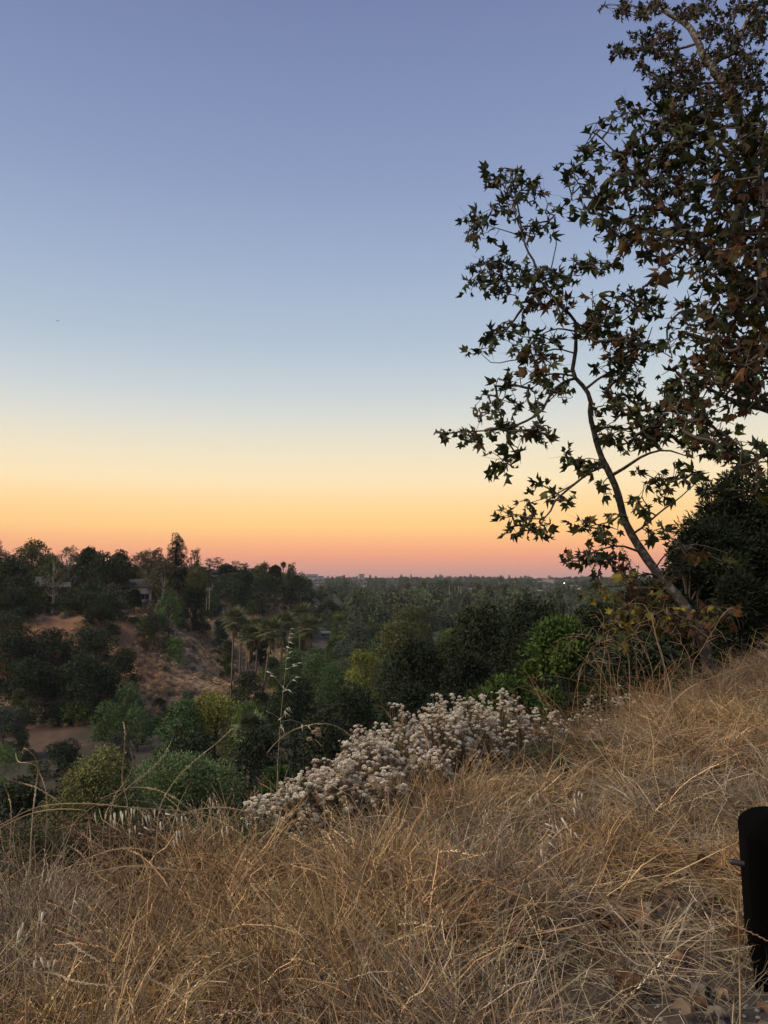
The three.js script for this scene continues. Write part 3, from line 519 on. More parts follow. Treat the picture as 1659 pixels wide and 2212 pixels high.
function block(name, label, category, X0, X1, Y0, Y1, r, o = {}) {   // a far building seen between these edges of the print
  r ??= groundRay((X0 + X1) / 2, Y1);
  const c = at((X0 + X1) / 2, Y1, r), w = (X1 - X0) / F * r, h = (Y1 - Y0) / F * r, t = thing(name, label, category, c), col = o.col ?? [0.4, 0.38, 0.36], g = new Geo(), d = Math.min(w * 0.5, 25); facing(t, c);
  const gy = H(c[0], c[2]) - c[1]; box(g, -w / 2, w / 2, Math.min(gy, 0) - 1, h, -d, 0, col); mesh('wall', g.geo(), M.plain, t);
  const rf = new Geo(), ov = o.over ?? 0.02; box(rf, -w / 2 - w * ov, w / 2 + w * ov, h + 0.01, h + h * (o.roof ?? 0.05), -d - 1, w * ov + 0.3, o.roofCol ?? shade(col, 0.8)); mesh('roof', rf.geo(), M.plain, t);
  const nf = o.floors ?? 3, nc = o.cols ?? 6; for (let j = 0; j < nf; j++) for (let i = 0; i < nc; i++) { const p = new Geo(), ww = w / nc, hh = h / nf; box(p, -w / 2 + ww * (i + 0.12), -w / 2 + ww * (i + 0.88), hh * (j + 0.3), hh * (j + 0.78), 0.02, 0.12, [0, 0, 0]); mesh('window', p.geo(), o.glass ?? M.glass, t); }
  return t;
}
const paneM = new THREE.MeshStandardMaterial({ color: 0x59595c, roughness: 0.3, name: 'far_window' });
block('office_building', 'long pale office block with vertical bays on the horizon beside the far ridge', 'building', 661, 686, 1241.5, 1252, 2600, { floors: 1, cols: 9, glass: paneM, roof: 0.12 });
block('office_building', 'white low wing stepping down right of the long office block on the horizon', 'building', 687, 700, 1244.5, 1252, 2620, { floors: 2, cols: 4, glass: paneM, col: [0.48, 0.46, 0.45] });
block('tower_block', 'square grey tower block alone on the horizon with banded floors', 'building', 775.5, 787, 1241.2, 1252, 2600, { floors: 4, cols: 1, glass: paneM, over: 0.1, roof: 0.12, col: [0.42, 0.4, 0.4] });
block('office_building', 'low flat-roofed block just left of the grey tower block', 'building', 761, 772, 1247, 1252, 2650, { floors: 1, cols: 5, glass: paneM, over: 0.12, roof: 0.2 });
block('office_building', 'wide flat-roofed pale building on the horizon right of the grey tower block', 'building', 834, 858, 1249, 1253, 2700, { floors: 1, cols: 6, glass: paneM, over: 0.08, roof: 0.2 });
block('pale_house', 'small white flat house among trees below the long office block', 'house', 672, 688, 1258.6, 1263, null, { floors: 1, cols: 4, glass: paneM, col: [0.5, 0.47, 0.43] });
{
  const t = block('grand_hotel', 'large pink-beige hotel with a central tower on the wooded horizon', 'building', 1172.5, 1195, 1252, 1260, 2400, { floors: 3, cols: 10, glass: paneM, col: [0.5, 0.4, 0.34], roof: 0.08 });
  const k = 2400 / F, g = new Geo(), col = [0.5, 0.4, 0.34]; box(g, -2.6 * k, 0.4 * k, 8.7 * k, 12.2 * k, -12, -2, col); box(g, -2.1 * k, -0.1 * k, 12.2 * k, 14 * k, -11, -3, col); tube(g, [[-1.1 * k, 14 * k, -7], [-1.1 * k, 15.6 * k, -7]], [k * 0.9, 0.1], 8, [0.4, 0.25, 0.2]); mesh('tower', g.geo(), M.plain, t);
}
block('sports_hall', 'long white stand-like building at the plain beside the leaning sycamore leaves', 'building', 1226, 1254, 1266, 1278, null, { floors: 2, cols: 12, glass: paneM, col: [0.5, 0.48, 0.46], over: 0.05, roof: 0.12 });
for (const [x0, x1, l] of [[1158, 1166, 'leftmost'], [1168, 1176, 'middle'], [1178, 1187, 'rightmost']]) block('low_shed', `small white-roofed shed, ${l} of three left of the long stand-like building`, 'shed', x0, x1, 1276.4, 1281.6, null, { floors: 1, cols: 2, glass: paneM, col: [0.3, 0.29, 0.28], roofCol: [0.62, 0.62, 0.62], roof: 0.3, over: 0.06 });
block('low_shed', 'long low pale roof among the trees at the foot of the tall light poles', 'shed', 1109, 1140, 1279.6, 1283.4, null, { floors: 1, cols: 5, glass: paneM, roofCol: [0.45, 0.45, 0.45], roof: 0.3 });
block('pale_house', 'small white-roofed building on the lawn right of the palms', 'building', 694, 712, 1368, 1376.5, null, { floors: 1, cols: 3, col: [0.34, 0.31, 0.27], roofCol: [0.55, 0.53, 0.49], roof: 0.3, over: 0.06 });
block('pale_house', 'pale beige house front half hidden in the trees above the far dull green tree', 'house', 867, 897, 1268, 1276, null, { floors: 1, cols: 4, glass: paneM, col: [0.4, 0.36, 0.3] });
block('pale_house', 'pale house glimpsed between trees left of the big dark oak', 'house', 930, 944, 1334, 1355, null, { floors: 2, cols: 2, glass: paneM, col: [0.45, 0.4, 0.35] });
block('ridge_house', 'long low house roof under the cedars on the far ridge', 'house', 458, 472, 1236, 1243, 395, { floors: 1, cols: 3, col: [0.3, 0.26, 0.23], roofCol: [0.16, 0.14, 0.13], roof: 0.5, over: 0.06 });
for (const [X, Y, Y1, l] of [[1078, 1258, 1282, 'first'], [1085.5, 1259, 1282, 'second'], [1091.5, 1257, 1284, 'third'], [1112.5, 1257, 1282, 'fourth, standing apart']]) {
  const r = 1180, b = at(X, Y1, r), a = at(X, Y, r), t = thing('light_pole', `tall thin light pole on the plain, ${l} from the left`, 'light pole', b, 'tall light poles on the plain'), g = new Geo(), hh = a[1] - b[1];
  tube(g, [[0, -2, 0], [0, hh, 0]], [0.42, 0.3], 6, [0.4, 0.4, 0.4]); mesh('pole', g.geo(), M.plain, t); const hd = new Geo(); box(hd, -1, 1, hh, hh + 0.8, -0.2, 0.2, [0.45, 0.45, 0.45]); mesh('lamp_head', hd.geo(), M.plain, t);
}
block('pale_house', 'small pale roof among trees below the grey tower block', 'house', 785, 794, 1265.6, 1269, null, { floors: 1, cols: 3, glass: paneM, col: [0.4, 0.37, 0.33], roofCol: [0.5, 0.48, 0.45], roof: 0.35, over: 0.06 });
block('low_shed', 'long low pale roof in the woods left of the tall light poles', 'shed', 1008, 1026, 1271.6, 1274.4, null, { floors: 1, cols: 4, glass: paneM, col: [0.36, 0.33, 0.3], roofCol: [0.42, 0.4, 0.38], roof: 0.35 });
block('pale_house', 'pale house front among trees directly under the hotel on the horizon', 'house', 1150, 1169, 1257, 1260.6, null, { floors: 1, cols: 4, glass: paneM, col: [0.5, 0.47, 0.43], roof: 0.3 });
for (const [X, Y, l] of [[923, 1262, 'first of five thin pale poles in the wooded plain, apart from the rest'], [971, 1264, 'second of five thin pale poles in the middle of the wooded plain'], [983, 1266, 'third of five thin pale poles in the middle of the wooded plain'], [990, 1265, 'fourth of five thin pale poles in the middle of the wooded plain'], [996, 1266, 'last of five thin pale poles in the middle of the wooded plain']]) {
  const r = 760, b = at(X, 1288, r), a = at(X, Y, r), t = thing('utility_pole', l, 'pole', b, 'thin pale poles in the middle of the plain'), g = new Geo(), gy = H(b[0], b[2]) - b[1]; tube(g, [[0, gy - 0.5, 0], [0, a[1] - b[1], 0]], [0.32, 0.22], 6, [0.42, 0.38, 0.33]); mesh('pole', g.geo(), M.plain, t);
}
const glow = new THREE.MeshStandardMaterial({ color: 0xffffff, emissive: 0xfff2e0, emissiveIntensity: 2.2, name: 'lit_lamp' });
for (const [X, Y, r, l, s] of [[1070, 1270, 1150, 'lit white lamp left of the tall light poles', 0.7], [1083, 1269.5, 1150, 'lit white lamp between the tall light poles', 0.7], [1219, 1259.5, 1300, 'bright lit lamp on the plain left of the long stand-like building', 0.8]]) {
  const b = at(X, Y, r), t = thing('street_lamp', l, 'street lamp', b), g = new Geo(); tube(g, [[0, -9, 0], [0, -0.5, 0]], [0.2, 0.14], 6, [0.3, 0.3, 0.3]); mesh('pole', g.geo(), M.plain, t);
  mesh('lamp_globe', new THREE.SphereGeometry(s, 10, 8), glow, t); const L = new THREE.PointLight(0xfff2e0, 60); L.castShadow = true; L.position.set(0, 0, s + 0.4); t.add(L);
}
for (const [X, Y, Y1, r, l] of [[452, 1268, 1306, 232, 'thin pale utility pole at the right end of the left hilltop'], [446, 1290, 1306, 236, 'short thin post beside the utility pole on the left hilltop']]) { const b = at(X, Y1, r), a = at(X, Y, r), t = thing('utility_pole', l, 'pole', b), g = new Geo(); tube(g, [[0, -1.5, 0], [0, a[1] - b[1], 0]], [0.1, 0.07], 6, [0.3, 0.27, 0.24]); mesh('pole', g.geo(), M.plain, t); if (r < 234) { const k = new Geo(); box(k, -0.8, 0.8, a[1] - b[1] - 0.7, a[1] - b[1] - 0.55, -0.06, 0.06, [0.3, 0.27, 0.24]); mesh('crossarm', k.geo(), M.plain, t); } }
{ // guard rail on the crest and the jet
  const t = thing('guard_rail', 'pale rail slanting down the crest at the right end of the bare slope', 'guard rail', [0, 0, 0]), pts = []; for (let k = 0; k <= 10; k++) { const X = mix(434, 484, k / 10), Y = mix(1301, 1334, k / 10), p = at(X, Y, groundRay(X, Y, 196)); p[1] = H(p[0], p[2]); pts.push(p); }
  const g = new Geo(); tube(g, pts.map((p) => add(p, [0, 0.6, 0])), 0.06, 5, [0.4, 0.36, 0.31]); mesh('rail', g.geo(), M.plain, t); for (let k = 0; k <= 10; k += 2) { const q = new Geo(); tube(q, [add(pts[k], [0, -0.3, 0]), add(pts[k], [0, 0.6, 0])], 0.05, 5, [0.25, 0.2, 0.16]); mesh('post', q.geo(), M.wood, t); }
  const j = thing('airplane', 'tiny distant aircraft crossing the clear sky high over the left hill', 'airplane', at(125, 693, 1750)); j.rotation.set(0.02, 0.5, 0); j.scale.setScalar(0.29);
  const dk = [0.05, 0.05, 0.07], f = new Geo(); tube(f, [[-12, 0.3, 0], [-9.5, 0.1, 0], [9, 0, 0], [11.5, -0.2, 0], [12.6, -0.4, 0]], [0.4, 1.35, 1.4, 0.95, 0.1], 10, dk); mesh('fuselage', f.geo(), M.plain, j);
  for (const s of [-1, 1]) { const w = new Geo(), a = [[2.5, -0.6, s], [-1.5, -0.6, s], [-5, 0.6, s * 12], [-3.4, 0.6, s * 12]], lo = a.map((p) => w.v(p[0], p[1] - 0.25, p[2], dk)), hi = a.map((p) => w.v(...p, dk)); w.t(lo[0], lo[1], lo[2]); w.t(lo[0], lo[2], lo[3]); w.t(hi[0], hi[2], hi[1]); w.t(hi[0], hi[3], hi[2]); for (let k = 0; k < 4; k++) { const n = (k + 1) % 4; w.t(lo[k], hi[k], lo[n]); w.t(lo[n], hi[k], hi[n]); } mesh('wing', w.geo(), M.plain, j); const e = new Geo(); tube(e, [[1.8, -1.4, s * 4.2], [-1, -1.4, s * 4.2]], [0.75, 0.55], 8, dk); mesh('engine', e.geo(), M.plain, j); }
  const v = new Geo(), q = [[-8.5, 1, 0.12], [-11.5, 1, 0.12], [-13.4, 5.2, 0.1], [-11.8, 5.2, 0.1]]; const l = q.map((p) => v.v(...p, dk)), m = q.map((p) => v.v(p[0], p[1], -p[2], dk)); v.t(l[0], l[1], l[2]); v.t(l[0], l[2], l[3]); v.t(m[0], m[2], m[1]); v.t(m[0], m[3], m[2]); for (let k = 0; k < 4; k++) { const n = (k + 1) % 4; v.t(l[k], m[k], l[n]); v.t(l[n], m[k], m[n]); } mesh('tail_fin', v.geo(), M.plain, j);
}

// ---------------------------------------------------------------- the sycamores
function leafShape(k) {                         // five pointed lobes, creased and curled, tip along +y, one metre long
  seed(900 + k); const g = new Geo(), col = [1, 1, 1], curl = [0.25, -0.35, 0.55, -0.15, 0.8, 0.4][k % 6], out = [];
  const dp = k % 2 ? 0.8 : 1, spec = [[0, 1], [25, 0.58 * dp], [50, 0.9], [78, 0.52 * dp], [104, 0.66], [140, 0.36], [180, 0.16], [-140, 0.36], [-104, 0.66], [-78, 0.52 * dp], [-50, 0.9], [-25, 0.58 * dp]];
  const c = g.v(0, 0.0, 0.02, [1.3, 1.35, 1.2]);
  for (const [a, q] of spec) { const t = rad(a + R(-5, 5)), qq = q * R(0.8, 1.12), x = Math.sin(t) * qq, y = Math.cos(t) * qq; const lobe = q > 0.6 ? 1 : 0; out.push(g.v(x * (1 - 0.15 * Math.abs(curl)), y, -curl * (x * x * 0.9 + y * y * 0.5) + (lobe ? R(-0.4, 0.16) : 0.08), lobe ? shade([0.95, 0.8, 0.7], R(0.6, 0.95)) : [1, 1, 1])); }
  for (let j = 0; j < 12; j++) g.t(c, out[(j + 1) % 12], out[j]);
  const s0 = g.v(-0.02, -0.08, 0, [0.7, 0.6, 0.4]), s1 = g.v(0.02, -0.08, 0, [0.7, 0.6, 0.4]), s2 = g.v(0, -0.55, 0.12, [0.7, 0.6, 0.4]); g.t(s0, s1, s2);
  for (let j = 1; j < g.p.length; j += 3) g.p[j] += 0.5;      // the stalk's end at the origin
  const f = [0.5, 0.9, 0.3, 1.1, 0.7, 0.15][k % 6]; for (let j = 0; j < g.p.length; j += 3) { g.p[j + 2] -= Math.abs(g.p[j]) * f * 0.6; g.p[j] *= 1 - f * 0.28; }   // folded along the midrib
  return g.geo();
}
const leafGeos = [0, 1, 2, 3, 4, 5].map(leafShape);
const LEAFC = [[0.032, 0.045, 0.017], [0.042, 0.05, 0.018], [0.026, 0.04, 0.018], [0.065, 0.07, 0.02], [0.085, 0.058, 0.023], [0.14, 0.065, 0.021], [0.095, 0.047, 0.027], [0.27, 0.23, 0.04], [0.5, 0.23, 0.03], [0.13, 0.08, 0.046], [0.03, 0.038, 0.025], [0.15, 0.14, 0.03]];
const leafMat = (c) => new THREE.MeshPhysicalMaterial({ color: new THREE.Color().setRGB(...c), vertexColors: true, roughness: 0.55, side: THREE.DoubleSide, transmission: 0.28, specularIntensity: 0.25, name: 'sycamore_leaf' });
const leafMats = LEAFC.map(leafMat), leafWhite = leafMat([1, 1, 1]);
const barkTex = canvasless(256, (u, v) => { const a = tileNoise(u, v, 9), b = tileNoise(u, v, 24, 5), k = a + 0.5 * b; const t = 0.06 * tileNoise(u, v, 80, 2); return k > 0.42 ? [0.38 + t, 0.36 + t, 0.33 + t] : k > 0.12 ? [0.19 + t, 0.165 + t, 0.14 + t] : [0.13 + t, 0.11 + t, 0.09 + t]; });
const barkMat = new THREE.MeshStandardMaterial({ map: barkTex, vertexColors: true, roughness: 0.85, bumpMap: barkTex, bumpScale: 0.004, name: 'mottled_bark' });
// limbs: print polylines with a distance; clumps: where the leaves gather
function sycamore(label, base, limbs, clumps, o) {
  seed(o.seed); const t = thing('sycamore_tree', label, 'tree', [0, 0, 0]); const nodes = [];
  limbs.forEach((l, li) => {
    const raw = l.pts, curve = new THREE.CatmullRomCurve3(raw.map((p) => new THREE.Vector3(...p)));
    const n = Math.max(6, Math.round(curve.getLength() / 0.12)), pts = curve.getSpacedPoints(n).map((p) => [p.x + gauss() * l.r0 * 0.12, p.y, p.z + gauss() * l.r0 * 0.12]);
    const g = new Geo(); tube(g, pts, pts.map((_, k) => mix(l.r0, l.r1, k / n) * (1 + 0.07 * gauss())), l.r0 > 0.03 ? 12 : 6, (q) => shade([1, 1, 1], li ? (o.pale ?? 0.28) : mix(0.42, o.pale ?? 0.2, sst(0.3, 0.6, q))), Math.max(0.25, l.r0 * 6)); mesh(li ? 'branch' : 'trunk', g.geo(), barkMat, t);
    for (const p of pts.slice(li ? 1 : Math.round(n * 0.25))) nodes.push({ p, d: 0, par: -1, skel: true });
  });
  const want = []; for (const c of clumps) for (let k = 0; k < c.n * (o.thin ?? 1); k++) { const d = rdir(), q = Math.pow(rnd(), 0.45), r = c.r + d[2] * q * c.dz; want.push({ p: c.f(c.x + d[0] * q * c.rx * 1.1, c.y + d[1] * q * c.ry * 1.1, r), c, bare: k < (c.bare ?? 0) }); }
  const m = want.length, best = new Float64Array(m).fill(1e9), from = new Int32Array(m).fill(-1), done = new Uint8Array(m);
  const relax = (j) => { const p = nodes[j].p; for (let k = 0; k < m; k++) if (!done[k]) { const d = len(sub(want[k].p, p)) * (nodes[j].skel ? 1.25 : 1); if (d < best[k]) { best[k] = d; from[k] = j; } } };
  for (let j = 0; j < nodes.length; j++) relax(j);
  for (let q = 0; q < m; q++) { let b = -1; for (let k = 0; k < m; k++) if (!done[k] && (b < 0 || best[k] < best[b])) b = k; done[b] = 1; nodes.push({ p: want[b].p, d: 1, par: from[b], want: want[b] }); relax(nodes.length - 1); }
  for (let j = nodes.length - 1; j >= 0; j--) if (nodes[j].par >= 0) nodes[nodes[j].par].d += nodes[j].d;
  const tw = new Geo(), leaves = [];
  for (const nd of nodes) {
    if (nd.par < 0) continue; const a = nodes[nd.par], r = Math.min(0.0028 * Math.sqrt(nd.d) + 0.0012, 0.02), L = len(sub(nd.p, a.p)), mid = add(lerp3(a.p, nd.p, 0.5), rdir(), L * 0.06); mid[1] += L * 0.03;
    tube(tw, [a.p, mid, nd.p], [r * 1.15, r, r * 0.85], 4, shade([0.075, 0.06, 0.048], R(0.7, 1.2)));
    const out = norm(sub(nd.p, a.p));
    if (nd.want.bare) continue;
    const nl = rnd() < (o.twin ?? 0.35) ? 2 : 1; for (let k = 0; k < nl; k++) leaves.push({ p: nd.p, out, c: nd.want.c });
    if (rnd() < 0.12) { const e = add(nd.p, norm(add(out, rdir(), 0.7)), R(0.08, 0.22)); tube(tw, [nd.p, e], [0.0022, 0.001], 3, [0.07, 0.055, 0.045]); }
  }
  mesh('twigs', tw.geo(), M.wood, t, 'stuff');
  const F0 = new THREE.Vector3(0, 1, 0), list = leaves.map((l) => {
    const dir = norm(add(add(l.out, rdir(), 0.9), [0, o.droop ?? -0.45, 0])), q = new THREE.Quaternion().setFromUnitVectors(F0, new THREE.Vector3(...dir)); q.multiply(new THREE.Quaternion().setFromAxisAngle(F0, R(0, 6.283)));
    const size = (o.leaf ?? 0.12) * R(0.45, 1.35) * (l.c.s ?? 1), cs = l.c.cols ?? o.cols; return { p: l.p, q, size, ci: pick(cs), near: len(sub(l.p, [0, EYE, 0])) / size };
  }).sort((a, b) => a.near - b.near);
  list.slice(0, 300).forEach((l, k) => { const me = mesh('leaf', leafGeos[k % 6], leafMats[l.ci], t); me.position.set(...l.p); me.quaternion.copy(l.q); me.scale.setScalar(l.size); });
  const rest = list.slice(300); for (let v = 0; v < 6; v++) {
    const mine = rest.filter((_, k) => k % 6 === v); if (!mine.length) continue; const im = new THREE.InstancedMesh(leafGeos[v], leafWhite, mine.length); im.name = 'foliage'; im.userData.kind = 'stuff'; im.castShadow = true;
    mine.forEach((l, j) => { im.setMatrixAt(j, new THREE.Matrix4().compose(new THREE.Vector3(...l.p), l.q, new THREE.Vector3(l.size, l.size, l.size))); im.setColorAt(j, new THREE.Color().setRGB(...shade(LEAFC[l.ci], R(0.75, 1.3)))); }); t.add(im);
  }
  return t;
}
const A = (u, v, r = 9.5) => zoomA(u, v, r);
const limb = (r0, r1, ...q) => ({ r0, r1, pts: q.map(([u, v, r]) => A(u, v, r ?? 9.5)) });
const green = [0, 0, 1, 2, 2, 10, 3, 1, 4], rusty = [0, 1, 3, 4, 5, 6, 9], yell = [7, 3, 7, 3, 1], gold = [8, 8, 7], olive = [11, 11, 11, 7, 3, 4], dead = [9, 6, 9, 4], mixd = [0, 1, 2, 3, 4, 10, 6, 5, 0, 2];
const cl = (list, r, dz, f, extra = {}) => list.map(([x, y, rx, ry, n, o]) => ({ x, y, rx, ry, n, r, dz, f, ...extra, ...o }));
{ // leaning sycamore
  const rootP = A(1262, 2250, 9.55); rootP[1] = H(rootP[0], rootP[2]) - 0.15;
  const limbs = [
    { r0: 0.07, r1: 0.025, pts: [rootP, A(1225, 2180), A(1180, 2090), A(1110, 1990), A(1040, 1915), A(960, 1800), A(905, 1715), A(868, 1620), A(838, 1510), A(800, 1420), A(760, 1340), A(737, 1260), A(720, 1190), A(724, 1110), A(700, 1060), A(655, 1012)] },
    limb(0.028, 0.012, [655, 1012], [640, 960], [655, 900], [655, 800], [648, 740], [600, 700, 9.4], [540, 630, 9.3], [485, 560, 9.3]),
    limb(0.016, 0.007, [485, 560, 9.3], [470, 490, 9.3], [440, 440, 9.3], [425, 400, 9.3], [410, 330, 9.3], [398, 250, 9.3], [380, 170, 9.3], [370, 95, 9.3]),
    limb(0.008, 0.004, [425, 400, 9.3], [395, 368, 9.3], [330, 345, 9.3], [250, 320, 9.3]),
    limb(0.008, 0.004, [540, 540, 9.3], [560, 450, 9.3], [570, 385, 9.3], [552, 340, 9.3], [515, 250, 9.3]),
    limb(0.008, 0.003, [540, 630, 9.3], [420, 600, 9.2], [320, 600, 9.2], [200, 600, 9.2]), limb(0.008, 0.003, [485, 560, 9.3], [400, 520], [250, 520]),
    limb(0.02, 0.006, [655, 1012], [600, 1030, 9.3], [545, 1080, 9.2], [500, 1160, 9.1], [420, 1210, 9.1], [330, 1238, 9.1], [200, 1250, 9.1], [60, 1258, 9.1]),
    limb(0.014, 0.004, [640, 1000], [560, 990, 9.6], [480, 1010, 9.7], [400, 1050, 9.7], [330, 1040, 9.7]), limb(0.012, 0.004, [655, 900], [560, 880, 9.7], [440, 920, 9.8], [340, 935, 9.8], [285, 945, 9.8], [215, 885, 9.8]),
    limb(0.012, 0.004, [655, 800], [560, 790, 9.2], [450, 830, 9.1], [340, 790, 9.1]),
    limb(0.018, 0.005, [790, 1405], [720, 1435, 9.3], [660, 1480, 9.1], [610, 1520, 9.1], [560, 1570, 9], [520, 1640, 9], [440, 1640, 9], [330, 1612, 9]), limb(0.01, 0.004, [660, 1480, 9.1], [560, 1535, 9.2], [440, 1575, 9.2]),
    limb(0.022, 0.006, [815, 1450], [880, 1412, 9.3], [960, 1360, 9.2], [1060, 1335, 9.1], [1180, 1370, 9.1]), limb(0.014, 0.005, [905, 1715], [960, 1680, 9.3], [1040, 1610, 9.2], [1110, 1560, 9.2], [1200, 1480, 9.2]),
    limb(0.016, 0.004, [950, 1795], [850, 1765, 9.3], [760, 1785, 9.2], [690, 1810, 9.1], [610, 1830, 9.1]), limb(0.012, 0.004, [870, 1620], [800, 1660, 9.3], [690, 1680, 9.2]),
    limb(0.02, 0.006, [735, 1260], [800, 1230, 9.7], [900, 1240, 9.8], [1010, 1200, 9.9], [1110, 1110, 9.9]), limb(0.018, 0.005, [700, 1060], [780, 1000, 9.7], [880, 960, 9.8], [960, 880, 9.8], [1000, 780, 9.8]),
    limb(0.016, 0.005, [655, 800], [740, 760, 9.7], [850, 760, 9.8], [940, 690, 9.8], [965, 600, 9.8]), limb(0.014, 0.005, [1030, 1905], [960, 1890, 9.3], [880, 1940, 9.2], [770, 1950, 9.1]), limb(0.01, 0.004, [1180, 2090], [1280, 2040, 9.3], [1350, 2050, 9.2]), limb(0.012, 0.004, [1170, 2085], [1060, 2060, 9.2], [940, 2080, 9.1], [860, 2110, 9.1]), limb(0.01, 0.004, [1010, 1870], [1080, 1790, 9.2], [1200, 1760, 9.1], [1340, 1800, 9.1]),
  ];
  const C = [[370, 120, 70, 60, 32], [285, 110, 38, 42, 12], [455, 165, 62, 60, 26], [350, 240, 65, 55, 28], [200, 300, 75, 34, 24], [230, 362, 62, 42, 17], [480, 340, 75, 36, 22], [545, 265, 40, 42, 12], [330, 480, 65, 45, 20], [230, 510, 75, 30, 18], [200, 600, 60, 34, 12], [330, 575, 90, 60, 38], [450, 540, 85, 52, 36], [560, 560, 105, 62, 46], [700, 490, 85, 42, 28], [790, 500, 50, 25, 8], [480, 655, 110, 52, 40, { cols: mixd }], [600, 690, 60, 50, 24, { cols: rusty }], [360, 770, 72, 40, 18], [300, 812, 42, 32, 10], [540, 835, 62, 42, 22], [440, 880, 95, 52, 36, { cols: mixd }], [500, 955, 105, 52, 40, { cols: rusty }], [270, 880, 25, 22, 4], [200, 882, 40, 12, 5], [350, 1030, 62, 40, 18], [250, 1086, 25, 10, 4], [560, 1060, 110, 50, 38, { bare: 8 }], [340, 1130, 82, 40, 20], [240, 1160, 50, 32, 12], [480, 1110, 62, 40, 15, { bare: 6 }], [480, 1250, 82, 42, 34], [330, 1240, 75, 40, 20], [170, 1268, 80, 30, 24], [62, 1255, 40, 12, 7], [340, 1300, 24, 18, 2, { s: 1.5 }], [400, 1340, 24, 24, 3, { s: 1.4 }], [350, 1400, 45, 32, 6, { s: 1.5 }], [290, 1400, 30, 28, 4, { s: 1.5 }], [278, 1342, 30, 14, 3],
    [760, 730, 62, 50, 24, { cols: mixd }], [720, 800, 62, 52, 28, { cols: rusty }], [800, 760, 72, 50, 26], [870, 640, 50, 34, 12], [735, 650, 28, 20, 4, { cols: rusty, s: 1.3 }], [960, 600, 30, 22, 7], [960, 680, 82, 52, 34], [900, 880, 120, 72, 66, { cols: mixd }], [920, 815, 62, 42, 18, { cols: rusty }], [830, 950, 82, 52, 30], [760, 850, 42, 42, 10, { bare: 3 }], [880, 1010, 92, 42, 32], [830, 1110, 72, 52, 26], [930, 1130, 62, 42, 22, { cols: yell.concat(green) }], [738, 1150, 28, 28, 5, { cols: rusty }], [800, 1240, 72, 52, 24], [900, 1290, 72, 42, 22], [1000, 1270, 82, 52, 32, { cols: mixd }], [980, 1190, 82, 52, 32, { cols: mixd }], [1090, 1100, 100, 62, 44, { cols: mixd }], [1090, 1230, 90, 60, 34, { cols: mixd }], [1180, 1180, 80, 70, 34, { cols: mixd }], [1200, 1300, 90, 50, 28, { cols: mixd }], [1320, 1330, 90, 50, 26, { cols: mixd }], [1300, 1240, 70, 70, 22, { cols: mixd }], [1440, 1390, 70, 60, 16], [1480, 1320, 50, 30, 8],
    [610, 1350, 42, 22, 8], [655, 1392, 62, 30, 14], [730, 1400, 50, 30, 7], [770, 1476, 28, 16, 3], [470, 1488, 40, 24, 6], [518, 1480, 20, 20, 3], [560, 1530, 30, 20, 5], [610, 1558, 52, 28, 13], [440, 1580, 45, 20, 7], [340, 1622, 52, 24, 9], [400, 1640, 40, 20, 5], [360, 1700, 52, 24, 10], [485, 1690, 60, 45, 24], [800, 1550, 30, 20, 2], [940, 1440, 30, 20, 4], [1030, 1480, 72, 40, 20], [1050, 1540, 40, 30, 5, { s: 1.4 }], [1130, 1430, 50, 30, 10], [1200, 1470, 50, 40, 12], [930, 1560, 40, 25, 6], [1010, 1700, 60, 40, 9, { s: 1.2 }], [960, 1620, 50, 40, 8], [1080, 1750, 60, 30, 10], [770, 1700, 82, 40, 22], [690, 1670, 40, 30, 9, { s: 1.2 }], [820, 1640, 40, 30, 8],
    [650, 1822, 62, 28, 16], [755, 1805, 85, 30, 28], [810, 1830, 70, 30, 16], [735, 1870, 40, 16, 6], [880, 1880, 60, 40, 12, { cols: dead }],
    [755, 1960, 40, 50, 12, { cols: yell }], [788, 1985, 18, 18, 3, { cols: gold }], [838, 1985, 26, 22, 4, { cols: yell }], [690, 1982, 24, 14, 2, { s: 1.4 }], [925, 1975, 62, 52, 34, { cols: dead }], [900, 1905, 60, 40, 9, { cols: yell }], [1010, 1960, 50, 30, 8, { cols: yell.concat(green) }], [1055, 1990, 20, 16, 3, { cols: gold }],
    [1070, 1900, 50, 30, 6, { cols: dead }], [1340, 1830, 60, 24, 6, { cols: yell.concat(green), s: 1.2 }], [1200, 1790, 80, 30, 8, { cols: dead, s: 1.2 }],
    [880, 2090, 95, 50, 90, { cols: olive, s: 0.9 }], [1010, 2070, 90, 50, 90, { cols: olive, s: 0.9 }], [1110, 2100, 90, 60, 75, { cols: olive.concat(dead), s: 0.9 }], [1260, 2060, 70, 40, 36, { cols: olive.concat(dead), s: 0.9 }], [1330, 2080, 60, 40, 20, { cols: rusty }], [840, 2170, 60, 40, 24, { cols: yell.concat(green) }], [1240, 2130, 60, 40, 12, { cols: dead }]];
  sycamore('leaning sycamore with mottled bark, its thin trunk bending left over the valley', rootP, limbs, cl(C, 9.4, 0.75, zoomA, {}), { seed: 31, thin: 0.9, leaf: 0.093, twin: 0.2, cols: green });
}
